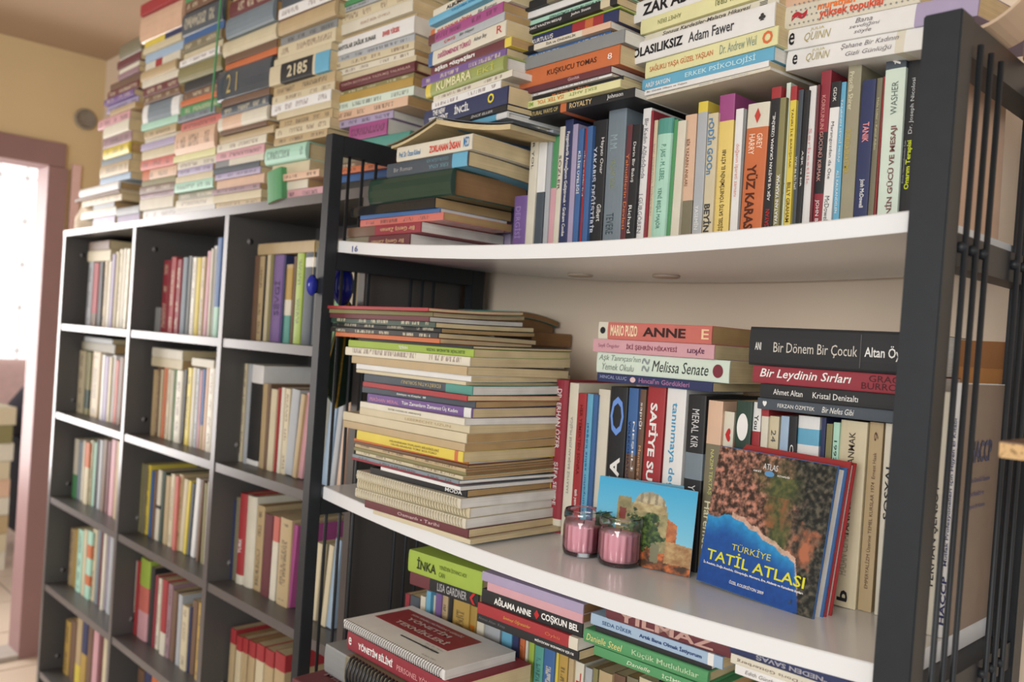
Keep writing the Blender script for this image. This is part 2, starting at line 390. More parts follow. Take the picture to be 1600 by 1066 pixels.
box('table_skirt', (-.19, -.23, .12), (.19, .33, .56), M('dark_cloth', (52,54,62), .9), tb, .01)
PB = at(20, 640, 0, -3.0)
for i in range(9):
    c = ['ivory', 'cream', 'tan', 'ivory', 'peach', 'cream', 'ivory', 'olive', 'cream'][i]
    rt = thing('paper_bundle', '%s paper bundle, %s of the pile seen through the doorway' % (c, ('lowest' if i == 0 else 'topmost' if i == 8 else ordn(8-i)+' from the top')), 'papers', (-3.5+random.uniform(-.01, .01), .30, FZ+.004+i*.085), Matrix.Rotation(random.uniform(-.08, .08), 3, 'Z'), 'paper bundles beyond the doorway')
    mk('paper_sheets', boxv((-.12, -.2, 0), (.12, .16, .083)), BF, Mpaper('b'+c, PAL[c]), rt); box('paper_wrap', (-.122, -.03, -.0), (.122, .03, .0835), M(c), rt)
bg = thing('dark_bag', 'dark slumped bag on the table beyond the doorway', 'bag', (-3.72, .72, FZ+.59))
lathe('bag_body', [(.17, 0), (.21, .06), (.2, .16), (.13, .26), (.06, .31), (.02, .32)], M('dark_bag_cloth', (56,54,62), .85), bg, 20)
tube('bag_strap', [(.06, 0, .3), (.05, 0, .36), (0, 0, .385), (-.05, 0, .36), (-.06, 0, .3)], .008, M('tan'), bg)

# ------------------------------------------------------------------ steel framed shelving unit
W = .90; SAG1, SAG2 = .017, .017; PD = .022
def LXz(z): return .006*z
def RXz(z): return W+.0155*z
def shelf_z(base, base_r, sag, x):
    u = min(max(x/W, 0), 1); return base+(base_r-base)*u-4*sag*u*(1-u)
z1f = lambda x: shelf_z(0, -.009, SAG1, x)
z2f = lambda x: shelf_z(-.392, -.401, SAG2, x)
z3f = lambda x: shelf_z(-.80, -.81, .012, x)
unit = thing('steel_bookshelf', 'black steel framed bookshelf with three white sagging shelves', 'bookshelf', (0, 0, FZ))
def A_(p): return (p[0], p[1], p[2]-FZ)
PWL, PWR = .021, .031
def post(x0, x1, y0, y1, zt, fx, nm='post'):
    pts = [(x0+fx(FZ), y0, FZ), (x1+fx(FZ), y0, FZ), (x1+fx(FZ), y1, FZ), (x0+fx(FZ), y1, FZ), (x0+fx(zt), y0, zt), (x1+fx(zt), y0, zt), (x1+fx(zt), y1, zt), (x0+fx(zt), y1, zt)]
    o = hexa(nm, [A_(p) for p in pts], BLACKM, unit)
    import bmesh
    bm = bmesh.new(); bm.from_mesh(o.data); bmesh.ops.bevel(bm, geom=bm.edges[:], offset=.0012, segments=2, affect='EDGES'); bm.to_mesh(o.data); bm.free()
lx = LXz; rx = lambda z: .0155*z
YBL, YBR = .312, .272
post(-PWL, 0, 0, PD, .167, lx); post(W, W+PWR, 0, PD+.006, .149, rx)
post(-PWL, 0, YBL, YBL+.03, .167, lx); post(W, W+PWR, YBR, YBR+.028, .149, rx)
def rail(side, z, h, nm='end_rail'):
    if side == 'L': x0, x1, y1, f = -PWL+.001, -.001, YBL, lx
    else: x0, x1, y1, f = W+.003, W+PWR-.003, YBR, rx
    o = hexa(nm, [A_(p) for p in [(x0+f(z-h), PD, z-h), (x1+f(z-h), PD, z-h), (x1+f(z-h), y1, z-h), (x0+f(z-h), y1, z-h), (x0+f(z), PD, z), (x1+f(z), PD, z), (x1+f(z), y1, z), (x0+f(z), y1, z)]], BLACKM, unit)
ZR = {'L': [.167, -.0185, -.411, -.819, -1.3], 'R': [.149, -.0285, -.421, -.829, -1.3]}
for s in 'LR':
    for k, z in enumerate(ZR[s]): rail(s, z-(0 if k == 0 else .0), .03 if k == 0 else .028)
for s, X0, f in (('L', -PWL/2, lx), ('R', W+PWR+.002, rx)):
    ys = [.040, .066, .092, .180, .205, .230]
    for y in ys:
        zt = (.167-.03) if s == 'L' else (.149-.02)
        tube('rod', [A_((X0+f(-1.32), y, -1.32)), A_((X0+f(-.6), y, -.6)), A_((X0+f(zt), y, zt))], .0027, BLACKM, unit, 8)
        if s == 'R':
            for z in ZR['R'][1:4]:
                o = lathe('weld_bead', [(.0005, -.005), (.0042, -.0035), (.0055, 0), (.0042, .0035), (.0005, .005)], BLACKM, unit, 10); o.location = A_((X0-.003+f(z), y, z-.012))
def shelf(zf, th, nm, y0=PD, y1=.345):
    n = 24; V = []; Fc = []
    for i in range(n+1):
        x = .002+(W-.004)*i/n; z = zf(x)
        y1_ = y1-.05*(x/W)**1 if False else y1
        V += [A_((x, y0, z-th)), A_((x, y0, z-.0012)), A_((x, y0+.0012, z)), A_((x, y1, z)), A_((x, y1, z-th))]
    for i in range(n):
        for k in range(5):
            a = i*5+k; b = i*5+(k+1) % 5; Fc.append((a, b, b+5, a+5))
    Fc += [(4, 3, 2, 1, 0), tuple(n*5+k for k in range(5))]
    return mk(nm, V, Fc, WHITEM, unit)
s1_ = shelf(z1f, .0185, 'shelf_board'); s2_ = shelf(z2f, .0195, 'shelf_board'); s3_ = shelf(z3f, .019, 'shelf_board')
# round plugs under the top shelf and a number written on its edge
for px, py in ((907, 428), (1041, 431)):
    c = at(px, py, 2, -.030); c = at(px, py, 2, z1f(c.x)-.0195)
    o = lathe('plug_cap', [(.016, -.0025), (.019, -.001), (.019, .001)], M('off_white_plastic', (190,178,160), .5), unit, 20); o.location = A_((c.x, min(c.y, .32), z1f(c.x)-.0195))
p = at(550, 394, 1, PD)
letter(unit, '16', A_((p.x, PD, p.z)), (1,0,0), (0,0,1), .016, .0095, (52,66,140), .02, 0, False, 'handwritten_number')

# ------------------------------------------------------------------ dark melamine bookcase on the left
YB = .10; YBB = .31
bc = thing('dark_bookcase', 'tall dark grey melamine bookcase of three open columns with pale front edges', 'bookcase', (-1.62, YB, FZ))
def B_(a): return (a[0]+1.62, a[1]-YB, a[2]-FZ)
ST = [-1.62, -1.075, -.565, -.052]; TH = .018; BT = .103
SH = [-.175, -.437, -.69, -.95, -1.21]
def panel(nm, a, b):
    o = mk(nm, [B_(v) for v in boxv(a, b)], BF, [DARKW, EDGEW], bc); o.data.polygons[2].material_index = 1; return o
nm = ['side_panel', 'divider', 'divider', 'side_panel']
for i, x in enumerate(ST): panel(nm[i], (x, YB, FZ), (x+TH, YBB, BT-TH if i not in (0, 3) else BT-TH))
panel('top_panel', (ST[0], YB-.001, BT-TH), (ST[3]+TH, YBB, BT))
panel('back_panel', (ST[0]+.002, YBB, FZ), (ST[3]+TH-.002, YBB+.005, BT))
panel('plinth', (ST[0]+TH, YB+.02, FZ), (ST[3], YB+.035, FZ+.06))
for c in range(3):
    for z in SH: panel('shelf_board', (ST[c]+TH, YB+.002, z-TH), (ST[c+1], YBB, z))
    for z in SH[1:]+[0]:
        o = lathe('cam_cap', [(.001, -.0012), (.006, -.001), (.007, 0)], M('grey_plastic_cap', (120,118,118), .4), bc, 12)
        o.rotation_euler = (0, math.pi/2, 0); o.location = B_((ST[c]+TH+.0012, YB+.05, z+.035))

def dk(*a): return dict(*a)
P = dict(printed=True)
def op(**k): return k
GA = 'books in the high stacks on the dark bookcase'
# high stacks standing on the dark bookcase, left to right; rows are (top y, left x, right x, colour, options), bottom first
T0 = [(325,146,180,'lilac',P),(312,128,182,'ivory',op(printed=True)),(303,146,178,'silver'),(292,128,190,'tan',P),(286,118,190,'brown'),(272,126,188,'white',op(k='h')),(262,158,204,'paleblue'),(243,160,205,'tan',P),(232,160,205,'steel'),(214,163,204,'yellow',op(k='h',printed=True)),(198,163,206,'mauve',P),(180,165,206,'ivory'),(165,155,203,'pink',P),(157,175,215,'tan'),(145,165,212,'lilac',P),(136,167,212,'purple',P),(124,170,218,'maroon',P),(112,172,218,'brown'),(103,186,219,'mauve'),(96,188,220,'ivory'),(84,187,224,'maroon'),(60,192,226,'khaki',op(k='h'))]
stack('the leftmost high stack', 203, .105, 340, T0, 0, BT, .13, group=GA)
T1 = [(319,221,277,'white',P),(301,221,272,'ivory'),(293,221,273,'mauve',P),(281,222,275,'brown',P),(271,222,274,'olive'),(254,221,273,'peach',op(bands=((0,.22,'orange'),),printed=True)),(238,221,272,'salmon',P),(223,222,276,'cream'),(212,222,276,'lilac'),(204,224,279,'ivory'),(191,224,275,'tan',P),(180,224,280,'mint'),(148,223,279,'white',op(k='h',bands=((.15,.8,'steel'),))),(137,226,282,'brown',P),(123,226,281,'maroon',P),(112,226,282,'ivory'),(96,224,280,'tan',op(k='h')),(82,226,282,'ivory',op(bands=((.3,.5,'red'),))),(70,228,286,'paleblue'),(60,228,288,'cream'),(50,230,288,'yellow',op(bands=((.55,1,'navy'),))),(6,222,286,'peach',op(k='h',rough=.15)),(-12,224,292,'red')]
stack('the second high stack from the left', 254, .105, 333, T1, 2, BT, .13, group=GA)
T2 = [(322,275,336,'white'),(309,275,336,'ivory',P),(297,276,335,'khaki',P),(282,276,336,'mint',P),(271,276,336,'cream'),(260,280,336,'lilac',P),(247,278,337,'ivory',P),(236,272,338,'paleyellow'),(198,276,338,'peach',op(k='h',rough=.14,printed=True)),(184,280,346,'salmon',P),(174,280,340,'steel',P),(158,280,342,'green',P),(149,282,341,'orange'),(136,284,342,'brown',P),(120,286,346,'black'),(96,282,348,'olive',op(k='h')),(86,284,348,'white',P),(75,288,350,'cream'),(61,290,352,'khaki',P),(48,288,352,'blue'),(12,288,350,'slate',op(k='h',rough=.16,printed=True)),(-4,292,354,'brown',P),(-16,292,354,'green')]
stack('the third high stack from the left', 315, .105, 331, T2, 2, BT, .13, group=GA)
T3 = [(319,338,410,'tan',P),(306,335,411,'cream'),(297,336,411,'mauve',P),(281,336,411,'peach'),(271,336,408,'lilac',P),(262,336,408,'slate'),(250,336,411,'ivory',op(bands=((0,.3,'grey'),))),(236,337,411,'pink',P),(223,338,417,'ivory',P),(211,342,428,'tan',op(k='h')),(204,348,420,'brown'),(182,345,424,'ivory',op(k='h',bands=((.1,.5,'peach'),))),(166,348,424,'slate',op(k='h',printed=True)),(155,350,424,'brown',op()),(106,342,424,'slate',op(k='h',rough=.18,text=(('2 1',.2,.4,.2,.8,(190,170,110)),))),(96,350,432,'orange'),(84,352,432,'brown'),(60,350,434,'cream',op(k='h')),(28,360,436,'steel',op(k='h')),(0,362,436,'maroon',op(k='h',printed=True)),(-14,362,438,'tan')]
stack('the fourth high stack from the left', 385, .105, 327, T3, 2, BT, .13, group=GA)
T4 = [(306,424,500,'pink',P),(292,424,478,'ivory'),(281,422,500,'peach',P),(262,422,480,'cream'),(234,417,480,'mint',op(k='h',printed=True)),(222,432,514,'tan',P),(206,434,518,'cream',P),(192,436,519,'tan',P),(181,436,520,'cream'),(163,424,518,'white',op(printed=True,bands=())),(150,424,519,'cream',P),(134,424,520,'tan',P),(103,425,516,'cream',op(bands=((.2,.74,'black'),(.78,1,'sky')),text=(('2185',.32,.66,.2,.8,(200,190,160),'B'),))),(92,430,518,'cream'),(71,434,524,'cream',P),(57,436,524,'grey',op(printed=True)),(34,440,530,'tan',op(k='h')),(29,436,532,'brown'),(12,436,524,'white',op(printed=True)),(-4,440,528,'slate'),(-16,440,528,'ivory',P)]
stack('the fifth high stack from the left', 478, .105, 320, T4, 2, BT, .135, group=GA)
T5 = [(310,524,640,'tan'),(296,520,636,'black',op(k='m',D=.1)),(284,520,626,'blue',op(rough=.12)),(274,520,636,'orange',P),(264,520,640,'brown',P),(252,520,640,'khaki'),(232,536,640,'teal',op(k='h')),(207,546,606,'magenta',op(printed=True,pg='w',D=.15)),(195,528,612,'lilac',op(pg='w',printed=True,D=.16)),(180,524,640,'peach',op(printed=True)),(166,521,646,'palemint',op(printed=True,pg='w')),(153,521,646,'mustard'),(146,523,646,'olive',P),(130,523,650,'maroon',op(k='h',text=(('TARİH BOYUNCA YAZILMIŞ YALANLAR',.1,.96,.3,.7,(190,160,150),'b'),),bands=())),(120,520,648,'cream'),(110,518,644,'ivory',P),(98,518,646,'cream',P),(88,524,646,'silver',P),(63,522,650,'white',op(k='p',pg='w',text=(('BANYOLAR SAĞLIK SUNAR',.05,.56,.3,.7,(70,74,70),'B'),('ENVER YÜKSEK',.64,.84,.3,.68,R2,'B')))),(57,534,650,'tan'),(39,536,650,'ivory',op(text=(('ESKİ BİR ÖYKÜ',.3,.7,.35,.65,(170,130,110)),))),(20,526,642,'cream',op(k='h',printed=True)),(12,530,642,'silver',P),(3,532,648,'green'),(-12,538,646,'white',op(text=(('YAŞAM BİLGİSİ',.04,.7,.2,.85,R2,'B'),)))]
stack('the sixth high stack from the left', 595, .13, 316, T5, 2, BT, .15, group=GA)
# leaning green book, fallen white books and paper bag on the bookcase
row('front of the fifth high stack', .096, 290, [(418,440,262,'green',op(lean=8,D=.012,k='m',label='green booklet leaning against the fifth high stack'))], lambda x: BT, .012)
up = thing('metal_upright', 'pale grey metal upright strip between the two leftmost high stacks', 'upright', at(213, 335, 1, .19))
a = at(205, 250, 1, .19); b = at(222, 250, 1, .19); zt = at(213, 196, 1, .19).z
mk('upright_strip', [(v[0]-up.location.x, v[1]-up.location.y, v[2]-up.location.z) for v in boxv((a.x+.004, .190, BT+.0005), (b.x-.002, .198, zt))], BF, M('painted_metal_grey', (176,178,176), .35, .5), up)
mk('upright_foot', [(v[0]-up.location.x, v[1]-up.location.y, v[2]-up.location.z) for v in boxv((a.x, .186, BT), (b.x, .21, BT+.003))], BF, M('painted_metal_grey', (176,178,176), .35, .5), up)
stack('the low pair by the metal upright', 200, .105, 345, [(334,184,219,'lilac',op(dy=0)),(321,183,218,'silver',op(k='h',dy=0))], 0, BT, .075, group=GA)
# crumpled cloth bag on the far left end
pb_ = at(140, 262, 1, .09); 
bagroot = thing('cloth_bag', 'crumpled pale cloth bag at the far left end of the bookcase top', 'bag', (-1.52, .17, BT))
V = []; Fc = []; n1, n2 = 22, 12
for i in range(n2+1):
    th = math.pi/2*i/n2
    for k in range(n1):
        an = 2*math.pi*k/n1; rr = math.cos(th)**.6*(1+.12*math.sin(3*an+i*.8)+.06*math.sin(7*an+i))
        V.append((.085*rr*math.cos(an), .06*rr*math.sin(an), .11*math.sin(th)*(1+.1*math.sin(2*an))))
for i in range(n2):
    for k in range(n1): Fc.append((i*n1+k, i*n1+(k+1) % n1, (i+1)*n1+(k+1) % n1, (i+1)*n1+k))
Fc.append(tuple(range(n1))[::-1])
mk('bag_body', V, Fc, M('pale_cloth', (222,206,182), .8), bagroot, smooth=True)
tube('bag_knot', [(-.02, 0, .1), (0, 0, .13), (.03, 0, .15), (.05, .01, .148)], .012, M('pale_cloth', (222,206,182), .8), bagroot)

# cord hanging down over the stacks
ca = at(345, 0, 1, .085); cb = at(330, 175, 1, .085)
tag(tube('green_cord', [(ca.x, .085, ca.z+.12), (ca.x, .085, ca.z), ((ca.x+cb.x)/2+.002, .084, (ca.z+cb.z)/2), (cb.x, .085, cb.z)], .0025, M('green')), 'thin green cord hanging over the third high stack', 'cord')

# ---- stacks lying on the standing books of the top shelf
GB = 'books in the stacks over the top white shelf'
S1 = [(196,668,790,'sky',op(k='h',D=.15,pg='w',bands=((.88,1,'white'),))),(187,664,792,'black',op(text=(('YARALI KALPLER',.1,.42,.2,.8,(200,150,60),'bi'),('İNCE ELLER',.6,.85,.25,.8,(200,200,200),'bi')))),(160,665,794,'navy',op(k='p',text=(('THE NEW',.12,.28,.55,.88,W_,'B'),('TESTAMENT',.07,.32,.15,.48,W_,'B'),('İNCİL',.4,.58,.25,.8,W_,'B'),('O',.79,.86,.28,.82,Y_,'B')))),(148,676,782,'white',op(bands=((0,.0,'purple'),),printed=True,text=())),(138,678,800,'ivory',op(printed=True,pg='w')),(115,668,792,'olive',op(pg='w',k='h',bands=((0,.07,'yellow'),(.07,1,'moss')),text=(('KUMBARA',.16,.62,.2,.82,(226,222,180),'b'),('EKİ',.7,.9,.25,.75,(190,190,90))))),(101,660,788,'purple',op(printed=True)),(87,672,796,'maroon',op(bands=((.93,1,'yellow'),),text=(('aşkın gözyaşları',.06,.58,.15,.85,W_,'B'),))),(64,672,794,'ivory',op(bands=((0,.06,'blue'),),text=(('DEĞİRMENDE TÜRKÜ',.14,.58,.3,.75,(170,80,120),'B'),('Adnan Bey',.62,.78,.35,.7,(60,60,80),'i'),('R',.9,.96,.3,.8,R2)))),(51,676,792,'silver',op(text=(('ÇIKIŞ',.2,.36,.3,.75,R2,'b'),('Bir Hayat',.42,.62,.3,.75,(60,60,60),'i')))),(35,672,790,'magenta',op(printed=True,bands=((0,.1,'maroon'),))),(21,668,796,'ivory',op(bands=((0,.06,'orange'),),text=(('KUŞ YUVALAR AĞINDA',.1,.55,.25,.75,(190,60,50),'B'),('Bir Roman',.62,.84,.3,.7,(90,90,90),'i')))),(8,676,806,'sky',op(k='h',text=(('YAŞAMA KILAVUZU',.3,.75,.3,.7,(50,110,160),'b'),('8',.9,.95,.25,.75,W_)))),(-4,680,800,'ivory',op(text=(('ALBÜMÜN HİKAYESİ',.2,.8,.1,.8,K_,'B'),)))]
stack('the leftmost stack over the white shelf', 740, .09, 206, S1, -7, .166, .145, group=GB)
S2 = [(170,800,985,'black',op(pg='w',D=.16,text=(('SUPERNATURAL WAYS OF',.05,.4,.25,.75,(200,180,120),'b'),('ROYALTY',.5,.68,.2,.8,(214,190,140),'b'),('Johnson',.8,.92,.2,.8,W_)),bands=((.42,.47,'orange'),))),(158,806,972,'paleyellow',op(text=(('MEST',.1,.2,.2,.8,(150,180,80),'bf'),('ISA TEK YOL',.24,.5,.25,.8,(214,130,60),'bf'),('ESKİ AHİT',.55,.8,.25,.75,(130,150,90),'f')))),(149,808,968,'black',op(text=(('MUCİZELER KİTABI',.35,.7,.2,.8,(214,120,60),'b'),))),(145,810,956,'white',op(printed=True)),(135,810,958,'maroon',op(pg='w',text=(('Günlük',.58,.7,.25,.75,(220,190,190)),))),(106,812,970,'orange',op(text=(('KUŞKUCU TOMAS',.32,.8,.3,.68,(70,40,30),'b'),('8',.9,.94,.35,.65,W_)))),(86,800,978,'grey',op(pg='w',D=.16)),(78,812,950,'blue',op(printed=True)),(68,812,956,'ivory',op(pg='w',text=(('İSA ve ÖNDERLİK',.34,.66,.25,.75,(90,84,80),'b'),),bands=((0,.2,'black'),(.72,1,'peach')))),(49,812,962,'navy',op(bands=((.55,.68,'red'),(.68,.76,'orange'),(.76,.86,'red')),text=(('KURTULUŞ',.12,.35,.25,.72,W_,'b'),))),(46,812,966,'lime'),(33,814,966,'black',op(bands=((.85,.94,'cream'),),text=(("DAĞDAKİ VAAZ'IN MESAJI",.02,.46,.25,.75,W_,'b'),('John Stott',.56,.76,.3,.7,W_,'b')))),(22,812,960,'mint',op(k='h',text=(('EFENDİMİZ BUYURUYOR Kİ...',.32,.86,.25,.75,(50,80,70),'b'),))),(19,816,960,'black'),(8,802,962,'white'),(-6,816,966,'khaki',op(printed=True,bands=((0,.3,'black'),)))]
stack('the second stack over the white shelf', 890, .115, 184, S2, -3, .172, .15, group=GB)
S3 = [(151,990,1206,'ivory',op(pg='w',D=.16,text=(('bir kitap',.1,.26,.3,.7,(214,150,150)),('Bütün İnsanlar Sessizce',.52,.86,.35,.7,(110,120,160),'i')))),(142,1004,1204,'white',op(text=(('Bir Günlük Hikaye ve Yaşam',.06,.4,.3,.7,(90,90,90),'i'),),bands=())),(122,1004,1210,'sky',op(pg='w',k='p',text=(('ARİF SAYGIN',.03,.24,.25,.75,W_,'b'),('ERKEK PSİKOLOJİSİ',.36,.88,.2,.82,(190,225,232),'b')))),(95,1010,1218,'paleyellow',op(text=(('SAĞLIKLI YAŞA GÜZEL YAŞLAN',.04,.55,.25,.75,(196,120,76),'b'),('Dr. Andrew Weil',.6,.86,.25,.78,(130,150,140)),('O',.9,.97,.15,.85,(212,110,70),'B')))),(60,984,1214,'white',op(k='p',pg='c',text=(('OLASILIKSIZ',.05,.42,.28,.72,K_,'B'),('Adam Fawer',.46,.76,.28,.75,(66,66,70),'b'),('♣',.91,.95,.35,.65,(60,60,60))))),(46,998,1214,'ivory',op(text=(('Sonsuz Kardeşler-Malatya Hikayesi',.18,.82,.2,.78,(84,80,80),'bi'),('≡',.88,.93,.3,.7,K_)))),(22,1002,1196,'paleyellow',op(text=(('TAKVA SIRRI',.64,.88,.3,.7,(120,124,80),'bf'),('AHMET EREN',.16,.36,.32,.62,(120,124,80),'f')))),(-12,986,1190,'white',op(k='p',pg='c',text=(('ZAR ADAM',.1,.64,.22,.78,K_,'B'),('●',.7,.77,.3,.85,K_)))),(-26,1010,1186,'cream')]
stack('the third stack over the white shelf', 1090, .135, 156, S3, -5, .174, .15, group=GB)
S4 = [(80,1226,1446,'white',op(pg='c',D=.15,k='p',bands=((.8,.86,'ivory'),),text=(('e',.05,.09,.25,.75,K_,'b'),('QUINN',.16,.34,.25,.7,(170,160,110),'i'),('JULIA',.2,.3,.72,.88,(190,180,120),''),('Şahane Bir Kadının',.42,.82,.55,.85,(120,116,120),'i'),('Gizli Günlüğü',.46,.78,.18,.46,(120,116,120),'i')))),(46,1222,1530,'white',op(pg='c',k='p',bands=((.72,1.,'lilac'),),text=(('e',.045,.08,.2,.8,K_,'b'),('QUINN',.14,.29,.2,.66,(170,160,110),'i'),('JULIA',.17,.25,.7,.86,(190,180,120),''),('Bana',.42,.51,.66,.88,(120,116,120),'i'),('sevdiğini',.39,.55,.4,.62,(120,116,120),'i'),('söyle',.42,.51,.14,.36,(120,116,120),'i')))),(8,1224,1440,'ivory',op(k='p',text=(('yüksek topuklar',.3,.78,.1,.55,(206,84,60),'B'),('murathan',.28,.56,.55,.86,(224,120,60),'B'),('~',.08,.2,.3,.7,(180,50,60),'B')))),(-8,1224,1430,'peach',op(text=(('LENİN',.2,.44,.3,.7,(90,90,80)),))),(-24,1226,1420,'navy')]
S4r = stack('the rightmost stack over the white shelf', 1330, .13, 113, S4, -10, .1775, .14, tilt=-5, group=GB)
# spotted cover of the third book of that stack: a dotted print
rb = S4r[2]
for i in range(34):
    for j in range(4):
        u = .012+i*.0061; 
        if .055 < u < .155 and 1 <= j <= 3: continue
        pts = [(u+(j % 2)*.003+.0012*math.cos(a*math.pi/3), -.0022, .004+j*.0072+.001*math.sin(a*math.pi/3)) for a in range(6)]
        if i == 0 and j == 0: DV, DF = [], []
        DF.append(tuple(range(len(DV), len(DV)+6))); DV += pts
dots = mk('printed_dots', DV, DF, M('grey'), rb)

